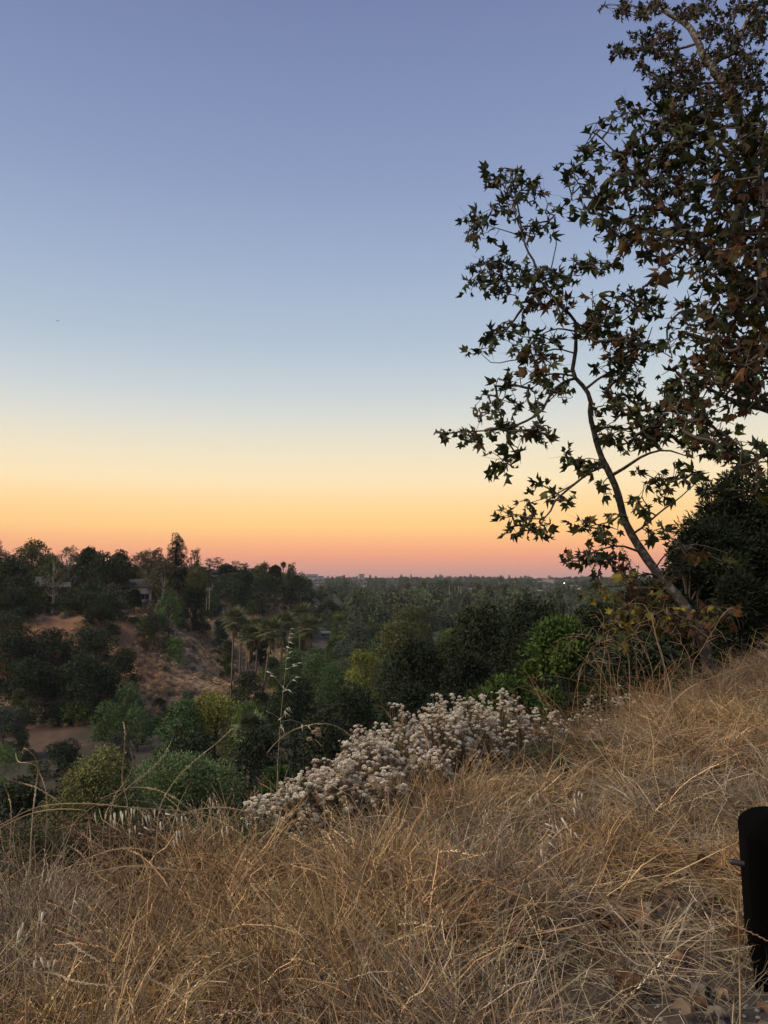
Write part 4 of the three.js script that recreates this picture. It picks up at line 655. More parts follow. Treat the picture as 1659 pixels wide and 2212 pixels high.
{ // the big sycamore whose boughs come in from beyond the right edge
  const D = (X, Y, r = 8) => at(X, Y, r), root = onGround(1860, 8.6); root[1] -= 0.2;
  const lb = (r0, r1, ...q) => ({ r0, r1, pts: q.map(([u, v, r]) => D(u, v, r)) });
  const limbs = [{ r0: 0.2, r1: 0.13, pts: [root, D(1850, 1200, 8.6), D(1830, 900, 8.5), D(1800, 700, 8.4)] },
    lb(0.1, 0.02, [1800, 700, 8.4], [1690, 640, 8.2], [1605, 612], [1570, 580], [1530, 550], [1488, 510], [1440, 455], [1380, 450]), lb(0.05, 0.012, [1570, 580], [1590, 480], [1600, 400, 8.2], [1560, 320, 8.2], [1480, 280, 8.2], [1390, 260, 8.2]), lb(0.02, 0.006, [1488, 510], [1420, 500], [1350, 480], [1280, 430], [1230, 372]), lb(0.02, 0.006, [1440, 455], [1370, 380], [1330, 330], [1300, 300]),
    lb(0.06, 0.015, [1800, 700, 8.4], [1700, 760, 8.3], [1620, 760, 8.2], [1550, 740, 8.2], [1480, 720, 8.2]), lb(0.05, 0.012, [1825, 850, 8.5], [1720, 900, 8.3], [1640, 880, 8.2], [1570, 860, 8.2], [1500, 820, 8.2]), lb(0.03, 0.01, [1700, 760, 8.3], [1660, 680, 7.8], [1640, 560, 7.6], [1650, 420, 7.6], [1640, 300, 7.6]), lb(0.03, 0.008, [1720, 900, 8.3], [1660, 980, 8.2], [1580, 1010, 8.2])];
  const C = [[1240, 372, 40, 26, 16, { cols: green }], [1300, 290, 40, 40, 12, { cols: green }], [1360, 240, 40, 40, 18, { cols: green }], [1275, 425, 55, 50, 34, { cols: green }], [1330, 330, 75, 60, 46, { cols: green }], [1400, 290, 70, 60, 50, { cols: green }], [1330, 470, 80, 66, 60, { cols: green }], [1410, 400, 95, 85, 110, { cols: mixd }], [1400, 520, 80, 60, 60, { cols: rusty }], [1420, 578, 24, 20, 4, { cols: rusty, s: 1.4 }], [1480, 290, 90, 70, 90, { cols: [3, 3, 4, 0, 1, 1] }], [1560, 270, 80, 60, 80, { cols: [3, 3, 4, 0, 1, 1] }], [1630, 300, 60, 80, 80, { cols: [3, 3, 4, 0, 1, 1] }], [1510, 400, 100, 90, 150, { cols: mixd }], [1610, 420, 80, 95, 150, { cols: mixd }], [1500, 540, 80, 66, 70, { cols: mixd }], [1580, 540, 80, 70, 110, { cols: rusty }], [1640, 580, 50, 90, 90, { cols: rusty }], [1540, 650, 80, 52, 60, { cols: mixd }], [1610, 680, 70, 80, 110, { cols: rusty }], [1480, 680, 50, 40, 20, { cols: mixd }], [1470, 740, 60, 40, 28, { cols: mixd }], [1560, 760, 85, 60, 90, { cols: rusty }], [1635, 790, 50, 80, 80, { cols: rusty }], [1490, 820, 62, 46, 36, { cols: mixd }], [1580, 850, 70, 46, 50, { cols: rusty }], [1640, 870, 40, 40, 22, { cols: rusty }], [1500, 900, 60, 40, 22, { cols: mixd }], [1560, 960, 60, 40, 20, { cols: mixd }], [1620, 1010, 50, 40, 18, { cols: mixd }], [1590, 1050, 60, 20, 7, { cols: yell.concat(green) }], [1700, 500, 60, 200, 120, { cols: rusty }]];
  sycamore('big sycamore with olive and rusty leaves reaching in past the right edge', root, limbs, cl(C, 8, 0.9, D, {}), { seed: 37, thin: 0.82, leaf: 0.097, cols: mixd, twin: 0.15 });
}
{ // the tall sycamore behind it, over the top of the picture
  const D = (X, Y, r = 17) => at(X, Y, r), root = onGround(1800, 18); root[1] -= 0.2;
  const lb = (r0, r1, ...q) => ({ r0, r1, pts: q.map(([u, v, r]) => D(u, v, r)) }), Z = (u, v) => [(1800 + u / 2.37) / 1.507, v / 2.37 / 1.507];
  const limbs = [{ r0: 0.32, r1: 0.09, pts: [root, D(1790, 1000, 18), D(1700, 600, 17.5), D(1610, 300), D(...Z(1400, 800)), D(...Z(1250, 545))] },
    { r0: 0.09, r1: 0.03, pts: [D(...Z(1250, 545)), D(...Z(1160, 430)), D(...Z(1115, 320)), D(...Z(1060, 220)), D(...Z(960, 145)), D(...Z(870, 90)), D(...Z(800, 0)), D(...Z(740, -80))] },
    { r0: 0.075, r1: 0.025, pts: [D(...Z(1230, 500)), D(...Z(1300, 440)), D(...Z(1390, 405)), D(...Z(1440, 290)), D(...Z(1520, 130)), D(...Z(1600, 0)), D(...Z(1640, -80))] },
    lb(0.03, 0.008, Z(1120, 330), Z(1000, 370), Z(850, 385), Z(700, 380), Z(520, 400)), lb(0.025, 0.007, Z(960, 145), Z(840, 90), Z(700, 60), Z(540, 40), Z(390, 38)), lb(0.03, 0.008, Z(1300, 640), Z(1180, 640), Z(1000, 680), Z(850, 640), Z(690, 510)), lb(0.03, 0.008, Z(1350, 760), Z(1150, 800), Z(950, 850), Z(800, 800)), lb(0.03, 0.01, Z(1390, 405), Z(1500, 420), Z(1640, 380))];
  const C = [[395, 40, 25, 10, 6], [530, 90, 60, 50, 40], [560, 30, 60, 30, 24], [700, 90, 70, 60, 60], [800, 40, 80, 40, 50], [640, 270, 50, 40, 24], [730, 320, 60, 60, 40], [840, 240, 80, 50, 40], [500, 380, 40, 50, 36], [580, 410, 60, 40, 40], [680, 370, 50, 40, 20], [780, 380, 80, 60, 50], [690, 515, 40, 30, 24], [740, 570, 50, 30, 22], [900, 300, 70, 70, 50], [940, 430, 80, 60, 60], [1020, 110, 90, 70, 70], [1180, 60, 90, 60, 70], [1000, 520, 120, 60, 80], [880, 620, 90, 60, 70], [800, 690, 60, 60, 50], [980, 680, 110, 70, 90], [900, 800, 140, 70, 110], [1100, 620, 90, 80, 80], [1120, 480, 90, 60, 60], [1200, 230, 100, 80, 60], [1320, 220, 90, 70, 50], [1310, 100, 40, 20, 12], [1250, 400, 80, 60, 40], [1420, 60, 60, 60, 50], [1400, 330, 80, 60, 50], [1560, 60, 90, 60, 60], [1560, 240, 90, 80, 90], [1600, 160, 50, 50, 40], [1500, 480, 140, 80, 120], [1350, 600, 120, 90, 120], [1560, 650, 110, 80, 100], [1200, 750, 120, 70, 100], [1400, 760, 110, 70, 90], [950, 950, 110, 80, 110], [1000, 1080, 90, 70, 80], [900, 1150, 70, 40, 26], [830, 1190, 40, 20, 8], [1100, 900, 100, 60, 60], [1600, 820, 60, 60, 40]].map(([u, v, a, b, n, o]) => [...Z(u, v), a / 2.37 / 1.507, b / 2.37 / 1.507, n * 0.95 | 0, o]);
  sycamore('tall pale-limbed sycamore with small dark leaves filling the top corner of the photo', root, limbs, cl(C, 17, 1.6, D, {}), { seed: 41, thin: 0.86, leaf: 0.1, cols: [0, 2, 10, 10, 4, 6, 9, 1, 2], twin: 0.1, pale: 0.9 });
}

// ---------------------------------------------------------------- the dry bank in front
const bx = (X, Y, r) => at(X, Y, r);
const STRAW = [[0.58, 0.41, 0.22], [0.52, 0.33, 0.165], [0.44, 0.27, 0.14], [0.62, 0.47, 0.28], [0.33, 0.2, 0.11], [0.46, 0.36, 0.24], [0.24, 0.145, 0.085], [0.5, 0.29, 0.13]];
function arcPts(base, az, lean, L, curl, n = 5, wob = 0) {      // a stem that leans and then droops
  const pts = [base], st = L / n; let p = base, th = lean, a = az;
  for (let k = 0; k < n; k++) { th += curl / n; a += wob * gauss(); p = [p[0] + Math.cos(a) * Math.sin(th) * st, p[1] + Math.cos(th) * st, p[2] + Math.sin(a) * Math.sin(th) * st]; pts.push(p); }
  return pts;
}
function seedSpike(g, pts, from, w, col, gap = 0.012) {          // small scales set close along the end of a stem
  let L = 0; for (let k = 1; k < pts.length; k++) L += len(sub(pts[k], pts[k - 1])); let d = 0, side = 1;
  for (let k = 1; k < pts.length; k++) {
    const a = pts[k - 1], b = pts[k], sl = len(sub(b, a)), t = norm(sub(b, a));
    for (let q = 0; q < sl; q += gap * R(0.5, 1.1)) { if ((d + q) / L > from) { const p = add(a, t, q), u = norm(add(shade(norm(cross(t, [0.3, 0.2, 0.93])), side), rdir(), 0.5)); leafFace(g, p, norm(add(t, u, R(0.1, 0.34))), norm(cross(t, u)), gap * R(0.8, 1.4), w * R(0.7, 1.3), shade(col, R(0.75, 1.25)), 0.3); side = -side; } }
    d += sl;
  }
}
function tuft(k) {
  seed(1200 + k); const g = new Geo(), kind = k % 5;
  const n = [40, 34, 22, 24, 34][kind], comb = R(0, 6.283);
  for (let j = 0; j < n; j++) {
    const a = R(0, 6.283), q = Math.sqrt(rnd()) * [0.075, 0.13, 0.08, 0.1, 0.06][kind], b = [Math.cos(a) * q, -0.02, Math.sin(a) * q], tone = rnd() < 0.14 ? R(1.4, 1.9) : R(0.35, 1.2), w = R(0.0022, 0.0052);
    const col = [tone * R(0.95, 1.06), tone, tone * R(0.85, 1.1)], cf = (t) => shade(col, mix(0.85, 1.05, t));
    let pts;
    if (kind === 0) pts = arcPts(b, comb + gauss() * 0.9, R(0.05, 0.5), R(0.16, 0.38), R(0.3, 1.6), 5, 0.15);
    else if (kind === 1) { b[1] = R(0, 0.09); pts = arcPts(b, R(0, 6.283), R(1.1, 1.6), R(0.12, 0.4), R(-0.3, 0.45), 4, 0.25); }
    else if (kind === 2) { pts = arcPts(b, a + R(-1, 1), R(0.05, 0.4), R(0.3, 0.52), R(0.5, 1.6), 6, 0.12); seedSpike(g, pts, R(0.6, 0.75), 0.0028, shade(col, 1.2), 0.013); }
    else if (kind === 3) { pts = arcPts(b, R(0, 6.283), R(0.3, 1.25), R(0.2, 0.48), R(-0.3, 1.2), 6, 0.4); for (let q = 1; q < pts.length; q++) pts[q] = add(pts[q], rdir(), 0.012); }
    else { pts = arcPts(b, a, R(0.3, 0.9), R(0.12, 0.3), R(1.2, 2.3), 6, 0.1); if (j % 3 === 0) seedSpike(g, pts, 0.7, 0.003, shade(col, 1.15), 0.01); }
    if ((kind === 0 && j % 4 === 0) || (kind === 4 && j % 5 === 1)) { const tp = pts[pts.length - 1], t0 = norm(sub(tp, pts[pts.length - 2])), pc = shade([1.25, 1.18, 1.05], R(0.7, 1.15)); for (let q = 0; q < 4; q++) { const dd = norm(add(add(t0, rdir(), 0.5), [0, -0.5, 0])); leafFace(g, add(tp, t0, -0.012 * q), dd, rdir(), R(0.012, 0.02), R(0.0025, 0.004), pc, 0.2); } }
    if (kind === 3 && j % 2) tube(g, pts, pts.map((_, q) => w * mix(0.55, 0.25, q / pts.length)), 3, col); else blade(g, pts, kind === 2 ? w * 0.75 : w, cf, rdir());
  }
  return g.geo();
}
const groundAt = (X, Y) => { let r = 1.8; while (r < 20) { const p = at(X, Y, r); if (p[1] <= H(p[0], p[2])) return p; r += 0.02; } return at(X, Y, r); }, PILE = groundAt(1340, 2030), HOLLOW = groundAt(1205, 1660);
{
  const grass = stuff('dry_grass', 'tangled straw-coloured dry grass covering the bank'), geos = [0, 1, 2, 3, 4, 5, 6, 7, 8, 9, 10, 11, 12, 13, 14].map(tuft), P = [];
  seed(1300);
  const zones = [[2.0, 5.5, 400], [5.5, 9, 260], [9, 22, 110]];
  for (const [r0, r1, den] of zones) {
    const area = 0.5 * (r1 * r1 - r0 * r0) * rad(66), N = area * den;
    for (let k = 0; k < N; k++) {
      const a = rad(R(-33, 33)), r = Math.sqrt(R(r0 * r0, r1 * r1)), x = Math.sin(a) * r, z = -Math.cos(a) * r, s = edge(x, z);
      if (s > 1.6 && rnd() < 0.6 || s > 3.5) continue;
      const back = sst(0.5, -0.6, x + 0.4 * n2(z, x)) * sst(-4.0, -4.5, z); if (rnd() < back * 0.85) continue;
      const path = sst(0.5, 1.15, x + 0.28 * (z + 3.4) + 0.3 * n2(x * 3, z * 3)) * (1 - sst(3.0, 3.5, r)); if (rnd() < path * 0.96) continue;
      if (rnd() < 0.8 * Math.exp(-(((x - HOLLOW[0]) / 0.5) ** 2 + ((z - HOLLOW[2]) / 0.55) ** 2))) continue;
      const pile = Math.exp(-(((x - PILE[0]) / 0.32) ** 2 + ((z - PILE[2]) / 0.22) ** 2)); if (rnd() < pile * 0.8) continue;
      const bare = Math.exp(-(((x - 2.2) / 0.4) ** 2 + ((z + 5.2) / 0.35) ** 2)); if (rnd() < bare * 0.9) continue;
      const cl = 0.5 + 0.35 * n2(x * 1.1 + 30, z * 1.1) + 0.35 * n2(x * 3.1, z * 3.1 + 8); if (rnd() > sst(0.22, 0.76, cl) * 0.97 + 0.05) continue; if (rnd() < 0.4 * sst(0.2, 1.2, x + 0.3 * n2(x, z)) * sst(0.2, -0.3, n2(x * 1.3 + 60, z * 1.3))) continue;
      const t1 = n2(x * 0.55 + 7, z * 0.55) + 0.5 * n2(x * 2, z * 2 + 4), right = sst(-0.2, 1.4, x + 0.3 * n2(x, z)), PAL = t1 > 0.35 ? [[0.58, 0.43, 0.23], [0.64, 0.5, 0.3], [0.5, 0.35, 0.18]] : t1 > -0.2 ? STRAW : [[0.42, 0.35, 0.25], [0.34, 0.25, 0.17], [0.5, 0.42, 0.3]];
      const c = shade(pick(PAL), R(0.7, 1.25)), kinds = right > rnd() ? [0, 1, 1, 1, 4, 3] : [3, 3, 1, 3, 2, 0], kd = pick(kinds), g = kd + 5 * Math.floor(rnd() * 3);
      const sc = R(0.65, 1.3) * (0.7 + 0.5 * cl) * (r > 9 ? 1.15 : 1) * (1 - 0.22 * right * (r < 5 ? 1 : 0));
      P.push({ p: [x, H(x, z) - 0.005, z], s: [sc, sc * R(0.8, 1.15), sc], ry: R(0, 6.283), rx: R(-0.22, 0.22), rz: R(-0.22, 0.22), c, g });
    }
  }
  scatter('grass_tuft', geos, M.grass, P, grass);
  // long arching stems thrown over the grass, more of them to the left
  const stems = stuff('long_dry_stems', 'long thin arching dry stems thrown over the grass'), sg = [0, 1, 2, 3, 4, 5].map((k) => { seed(1400 + k); const g = new Geo(); for (let j = 0; j < 3; j++) { const pts = arcPts([R(-0.1, 0.1), -0.02, R(-0.1, 0.1)], R(0, 6.283), R(0.15, 0.7), R(0.5, 0.95), R(0.7, 1.7), 9, 0.07), c = shade([1, 0.95, 0.9], R(0.7, 1.2)); tube(g, pts, pts.map((_, q) => mix(0.0018, 0.0008, q / 9)), 3, c); seedSpike(g, pts, R(0.45, 0.7), 0.0024, shade(c, 1.1), 0.016); } return g.geo(); }), S = [];
  seed(1450);
  for (let k = 0; k < 900; k++) { const a = rad(R(-31, 31)), r = Math.sqrt(R(2.4 * 2.4, 10 * 10)), x = Math.sin(a) * r, z = -Math.cos(a) * r, s = edge(x, z); if (s > 1.2 || s < -3.4 && rnd() < 0.6) continue; if (x > 0.3 && rnd() < 0.55) continue; if (x > 1.2 && r < 3.6) continue; const q = R(0.6, 1.05); S.push({ p: [x, H(x, z), z], s: q, ry: R(0, 6.283), c: shade(pick(STRAW), R(0.8, 1.25)) }); }
  scatter('dry_stem', sg, M.grass, S, stems);
  const weeds = stuff('dark_weeds', 'dark low weeds in the hollow behind the left grass'), wg = [0, 1, 2].map((k) => { seed(1470 + k); return merged2(growTree('bush', 1, 1, { n: 1500, leaf: 0.05, narrow: 0.3, col: [1, 1, 1], bark: [2, 1.5, 1] })); }), Wp = []; seed(1480);
  for (let k = 0; k < 260; k++) { const x = R(-4.2, 0.3), z = R(-6.6, -4.3); if (x > -0.5 && z > -4.9) continue; const q = R(0.25, 0.55); Wp.push({ p: [x, H(x, z) - 0.03, z], s: [q * 1.2, q * R(0.6, 0.95), q * 1.2], ry: R(0, 6.28), c: shade(pick([[0.07, 0.075, 0.04], [0.1, 0.075, 0.05], [0.12, 0.085, 0.055], [0.06, 0.07, 0.035]]), R(0.7, 1.2)) }); }
  for (let k = 0; k < 70; k++) { const x = HOLLOW[0] + gauss() * 0.42 - 0.1, z = HOLLOW[2] + gauss() * 0.4, q = R(0.15, 0.32); Wp.push({ p: [x, H(x, z) - 0.03, z], s: [q * 1.1, q * R(0.7, 1.1), q * 1.1], ry: R(0, 6.28), c: shade(pick([[0.07, 0.085, 0.05], [0.09, 0.09, 0.06], [0.11, 0.085, 0.055]]), R(0.7, 1.2)) }); }
  scatter('weed', wg, M.leaf, Wp, weeds);
  const tangle = stuff('weed_tangle', 'tangle of thin arching dry weed stems before the sycamores'), tg = [0, 1, 2, 3].map((k) => { seed(1490 + k); const g = new Geo(); for (let j = 0; j < 4; j++) { const pts = arcPts([R(-0.1, 0.1), -0.02, R(-0.1, 0.1)], R(0, 6.283), R(0.0, 0.5), R(0.6, 1.25), R(0.9, 2.2), 11, 0.12), c = shade([1, 0.92, 0.85], R(0.7, 1.2)); tube(g, pts, pts.map((_, q) => mix(0.0026, 0.0012, q / 11)), 4, c); for (let q = 3; q < 11; q += 2) { const d = norm(add(rdir(), [0, 0.4, 0])), e = add(pts[q], d, R(0.08, 0.25)); tube(g, [pts[q], e, add(e, norm(add(d, [0, -0.9, 0])), 0.1)], [0.002, 0.0016, 0.001], 3, c); } } return g.geo(); }), Tp = []; seed(1495);
  for (let k = 0; k < 46; k++) { const p = onGround(R(1150, 1560), R(6.6, 8.6)); if (edge(p[0], p[2]) > 0.8) continue; Tp.push({ p, s: R(0.55, 1.05), ry: R(0, 6.28), c: shade(pick(STRAW), R(0.5, 0.95)) }); }
  for (let k = 0; k < 34; k++) { const p = onGround(R(1480, 1690), R(8.2, 10.6)); Tp.push({ p, s: R(0.35, 0.7), ry: R(0, 6.28), c: shade(pick(STRAW), R(0.5, 1)) }); }
  scatter('weed_stem', tg, M.grass, Tp, tangle);
  const lit = stuff('leaf_litter', 'brown crumbled leaves lying between the grass'), Lp = []; seed(1500);
  for (let k = 0; k < 5000 && Lp.length < 900; k++) { const a = rad(R(-28, 31)), r = Math.sqrt(R(2 * 2, 11 * 11)), x = Math.sin(a) * r, z = -Math.cos(a) * r; if (edge(x, z) > -0.2 || rnd() > sst(-1.5, 1.5, x + 0.6 * n2(x, z))) continue; const q = R(0.04, 0.09); Lp.push({ p: [x, H(x, z) + R(0.01, 0.08), z], s: q, ry: R(0, 6.28), rx: -1.57 + R(-0.5, 0.5), rz: R(-0.5, 0.5), c: shade(pick([[0.2, 0.12, 0.07], [0.14, 0.085, 0.055], [0.27, 0.19, 0.13], [0.24, 0.2, 0.17]]), R(0.7, 1.2)) }); }
  for (let k = 0; k < 70; k++) { const x = PILE[0] + gauss() * 0.24, z = PILE[2] + gauss() * 0.15; Lp.push({ p: [x, H(x, z) + R(0.01, 0.07), z], s: R(0.05, 0.1), ry: R(0, 6.28), rx: -1.57 + R(-0.8, 0.8), rz: R(-0.6, 0.6), c: shade(pick([[0.26, 0.15, 0.09], [0.2, 0.12, 0.075], [0.32, 0.23, 0.16], [0.28, 0.24, 0.2]]), R(0.7, 1.2)) }); }
  scatter('litter_leaf', leafGeos, leafWhite, Lp, lit);
  const grit = stuff('gravel', 'small stones and grit on the bare ground beside the black post'), G = [], sg2 = new THREE.IcosahedronGeometry(0.5, 1); sg2.setAttribute('color', new THREE.Float32BufferAttribute(new Float32Array(sg2.attributes.position.count * 3).fill(1), 3)); seed(1520);
  for (let k = 0; k < 900; k++) { const x = R(0.7, 2.2), z = R(-3.5, -2); if (x + 0.28 * (z + 3.4) < 0.8) continue; const s = R(0.004, 0.02) * (rnd() < 0.05 ? 2 : 1); G.push({ p: [x, H(x, z) + s * 0.2, z], s: [s * R(0.8, 1.5), s * 0.7, s], ry: R(0, 6), c: shade([0.2, 0.18, 0.16], R(0.5, 1.3)) }); }
  scatter('grit', [sg2], vc(0.95, { name: 'grit' }), G, grit);
}
// single fallen leaves large enough to pick out
{
  seed(1600);
  const spots = [[985, 2105, 'pale curled fallen leaf in the bare dark hollow at the bottom of the photo', 9], [1290, 1985, 'rust-brown fallen leaf in the pile of curled leaves, at its far edge', 6], [1330, 2010, 'brown fallen leaf lying on the pile of curled leaves', 9], [1310, 2060, 'greyish fallen leaf at the lower edge of the pile of curled leaves', 9], [1360, 1995, 'dark brown fallen leaf on the near-right of the pile of curled leaves', 6], [1530, 1955, 'large pale brown curled leaf left of the foot of the black post', 9], [1565, 2000, 'rust-brown leaf at the foot of the black post', 6], [1340, 1790, 'rust-brown fallen leaf in grass left of the top of the black post', 5], [1570, 1720, 'large brown fallen leaf just above the black post', 5], [1600, 1745, 'brown fallen leaf touching the top of the black post', 6], [1445, 1650, 'tan fallen leaf on the bare patch up the bank', 9], [1500, 1665, 'brown fallen leaf right of the bare patch up the bank', 6], [1210, 1820, 'dark rust leaf caught in the grass in the lower middle of the bank', 6], [1240, 1905, 'rust leaf caught in grass below the lower middle of the bank', 6], [1400, 2120, 'brown leaf half under grass at the bottom right', 6], [1155, 2190, 'brown leaf at the bottom edge of the photo in the middle', 6], [1500, 1840, 'brown curled leaf left of the middle of the black post', 6], [870, 2100, 'rust leaf at the bottom left of the bare dark hollow', 5]];
  for (const [X, Y, l, ci] of spots) { let r = 2.2; while (at(X, Y, r)[1] > H(at(X, Y, r)[0], at(X, Y, r)[2]) + 0.1 && r < 14) r += 0.03; const p = at(X, Y, r), t = thing('fallen_leaf', l, 'leaf', p); const m = mesh('blade', leafGeos[Math.floor(rnd() * 6)], leafMats[ci], t); m.rotation.set(-1.3 + R(-0.5, 0.5), R(-0.6, 0.6), R(0, 6.28)); m.scale.setScalar(R(0.07, 0.11)); }
}
// ---------------------------------------------------------------- white buckwheat along the edge
const headGeos = [0, 1, 2, 3, 4].map((k) => {       // a tight pompom of tiny florets
  seed(1700 + k); const g = new Geo(), n = 34, sq = R(0.6, 0.8);
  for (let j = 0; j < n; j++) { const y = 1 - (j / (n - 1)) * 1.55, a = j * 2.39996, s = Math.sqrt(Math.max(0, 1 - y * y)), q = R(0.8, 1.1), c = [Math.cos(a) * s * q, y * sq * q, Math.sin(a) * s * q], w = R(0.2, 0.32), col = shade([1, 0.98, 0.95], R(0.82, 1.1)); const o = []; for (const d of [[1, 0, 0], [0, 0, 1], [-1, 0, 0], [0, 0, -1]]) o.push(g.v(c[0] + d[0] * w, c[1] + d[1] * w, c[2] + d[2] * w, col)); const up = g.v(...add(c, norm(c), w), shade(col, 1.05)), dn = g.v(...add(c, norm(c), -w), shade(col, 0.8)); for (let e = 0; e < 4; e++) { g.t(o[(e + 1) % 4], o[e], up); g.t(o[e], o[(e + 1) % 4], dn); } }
  return g.geo();
});
const HEADC = { white: [0.88, 0.845, 0.74], cream: [0.78, 0.7, 0.54], pink: [0.5, 0.36, 0.28], rust: [0.34, 0.2, 0.14] };
const headMats = Object.fromEntries(Object.entries(HEADC).map(([k, c]) => [k, new THREE.MeshStandardMaterial({ vertexColors: true, color: new THREE.Color().setRGB(...c), roughness: 0.9, name: 'flower_' + k })])), headWhite = new THREE.MeshStandardMaterial({ vertexColors: true, roughness: 0.9, name: 'flower' });
function buckwheat(label, mounds, o) {
  seed(o.seed); const t = thing('buckwheat_shrub', label, 'shrub'), stems = new Geo(), lv = new Geo(), heads = [];
  for (const [X, Ytop, wpx, r, n, mixK] of mounds) {
    const base = onGround(X, r), top = at(X, Ytop, r)[1], hh = top - base[1], ww = wpx / F * r;
    const yaw = Math.atan2(base[0], -base[2]);
    for (let k = 0; k < n * 1.45; k++) {
      const a = R(0, 6.283), q = Math.sqrt(rnd()), up = Math.sqrt(Math.max(0, 1 - q * q)) * R(0.82, 1.1), lx = Math.cos(a) * q * ww, lz = Math.sin(a) * q * ww * 0.75;
      const x = base[0] + lx * Math.cos(yaw) - lz * Math.sin(yaw) * -1, z = base[2] + lx * Math.sin(yaw) + lz * Math.cos(yaw), gy = H(x, z), y = gy + Math.max(0.05, up * (hh + (base[1] - gy) * 0.3)) * R(0.85, 1.04), p = [x, y, z];
      const f = lerp3(base, p, 0.25); f[1] = H(f[0], f[2]); const m = lerp3(f, p, 0.55); m[0] += (p[0] - f[0]) * 0.2; m[2] += (p[2] - f[2]) * 0.2;
      const dir = norm(add(sub(p, m), [0, 0.15, 0])), sc = shade([0.3, 0.2, 0.13], R(0.6, 1.3)); tube(stems, [f, m, p], [0.003, 0.0022, 0.0012], 3, sc);
      const nn = rnd() < 0.55 ? 4 : 1; for (let h = 0; h < nn; h++) { const e = h ? add(p, norm(add(dir, rdir(), 0.9)), R(0.02, 0.05)) : p; if (h) tube(stems, [m, e], [0.0012, 0.0009], 3, sc); heads.push({ p: e, dir, s: R(0.007, 0.0155), k: rnd() < mixK * 0.6 * (0.4 + 1.4 * sst(-0.2, 0.4, n3(p[0] * 4, p[1] * 4, p[2] * 4))) ? (rnd() < 0.55 ? 'pink' : rnd() < 0.4 ? 'rust' : 'cream') : rnd() < 0.3 ? 'cream' : 'white' }); }
      for (let j = 0; j < 34; j++) { const q2 = R(0.15, 0.9), b = add(q2 < 0.55 ? lerp3(f, m, q2 / 0.55) : lerp3(m, p, (q2 - 0.55) / 0.45), rdir(), 0.03), d = norm(add(rdir(), [0, 0.7, 0])); leafFace(lv, b, d, norm(cross(d, rdir())), R(0.018, 0.04), R(0.004, 0.008), shade(rnd() < 0.8 ? [0.07, 0.09, 0.05] : [0.2, 0.14, 0.09], R(0.7, 1.3)), 0.2); }
    }
  }
  mesh('stems', stems.geo(), M.wood, t, 'stuff'); mesh('leaves', lv.geo(), M.leaf, t, 'stuff');
  const Y = new THREE.Vector3(0, 1, 0); heads.sort((a, b) => len(sub(a.p, [0, EYE, 0])) / a.s - len(sub(b.p, [0, EYE, 0])) / b.s);
  const qd = (h) => new THREE.Quaternion().setFromUnitVectors(Y, new THREE.Vector3(...h.dir));
  heads.slice(0, 300).forEach((h, k) => { const m = mesh('flower_head', headGeos[k % 5], headMats[h.k], t); m.position.set(...h.p); m.quaternion.copy(qd(h)); m.scale.set(h.s, h.s * R(0.6, 1.0), h.s * R(0.8, 1.1)); });
  const rest = heads.slice(300); for (let v = 0; v < 5; v++) { const mine = rest.filter((_, k) => k % 5 === v); if (!mine.length) continue; const im = new THREE.InstancedMesh(headGeos[v], headWhite, mine.length); im.name = 'flower_heads'; im.userData.kind = 'stuff'; im.castShadow = im.receiveShadow = true; mine.forEach((h, j) => { im.setMatrixAt(j, new THREE.Matrix4().compose(new THREE.Vector3(...h.p), qd(h), new THREE.Vector3(h.s, h.s, h.s))); im.setColorAt(j, new THREE.Color().setRGB(...HEADC[h.k])); }); t.add(im); }
}
buckwheat('white-headed buckwheat shrub at the low left end of the flowering row, partly brown', [[640, 1690, 100, 5.0, 150, 0.5], [580, 1730, 60, 4.9, 60, 0.35], [705, 1640, 70, 5.1, 90, 0.65]], { seed: 51 });
buckwheat('large white buckwheat shrub in the middle of the flowering row', [[790, 1580, 95, 5.4, 210, 0.25], [740, 1650, 60, 5.0, 80, 0.3], [860, 1548, 85, 5.7, 150, 0.15], [830, 1670, 60, 5.0, 60, 0.2]], { seed: 52 });
buckwheat('brightest white buckwheat shrub near the top of the flowering row', [[940, 1524, 95, 6.0, 210, 0.12], [1010, 1510, 75, 6.3, 150, 0.15], [920, 1620, 70, 5.5, 80, 0.12]], { seed: 53 });
buckwheat('smaller white buckwheat shrub at the upper right end of the flowering row', [[1070, 1508, 75, 6.7, 130, 0.1], [1150, 1528, 70, 7.0, 70, 0.25]], { seed: 54 });
buckwheat('sparse buckwheat with few small heads in the grass right of the flowering row', [[1220, 1530, 80, 7.5, 26, 0.5], [1290, 1500, 90, 8.3, 34, 0.5], [1350, 1520, 80, 8.3, 20, 0.7]], { seed: 55 });
{ seed(56);
  for (const [X, Y, X0, Y0, r, l] of [[979, 1504, 985, 1600, 6.1, 'tall single white buckwheat head standing above the row, left of two'], [1042, 1506, 1040, 1600, 6.4, 'wide white buckwheat head standing above the row between taller ones'], [1083, 1492, 1096, 1590, 6.6, 'tallest single white buckwheat head standing above the row']]) {
    const b = at(X0, Y0, r), p = at(X, Y, r), t = thing('buckwheat_flower', l, 'flower', b), c = sub(p, b), g = new Geo(); tube(g, [[0, 0, 0], [c[0] * 0.4, c[1] * 0.6, c[2]], c], [0.0022, 0.0018, 0.0014], 4, [0.2, 0.2, 0.12]); mesh('stem', g.geo(), M.wood, t);
    for (let k = 0; k < 4; k++) { const m = mesh('flower_head', headGeos[k], headMats.white, t); m.position.set(...add(c, rdir(), k ? 0.018 : 0)); m.scale.setScalar(R(0.012, 0.019)); } } }

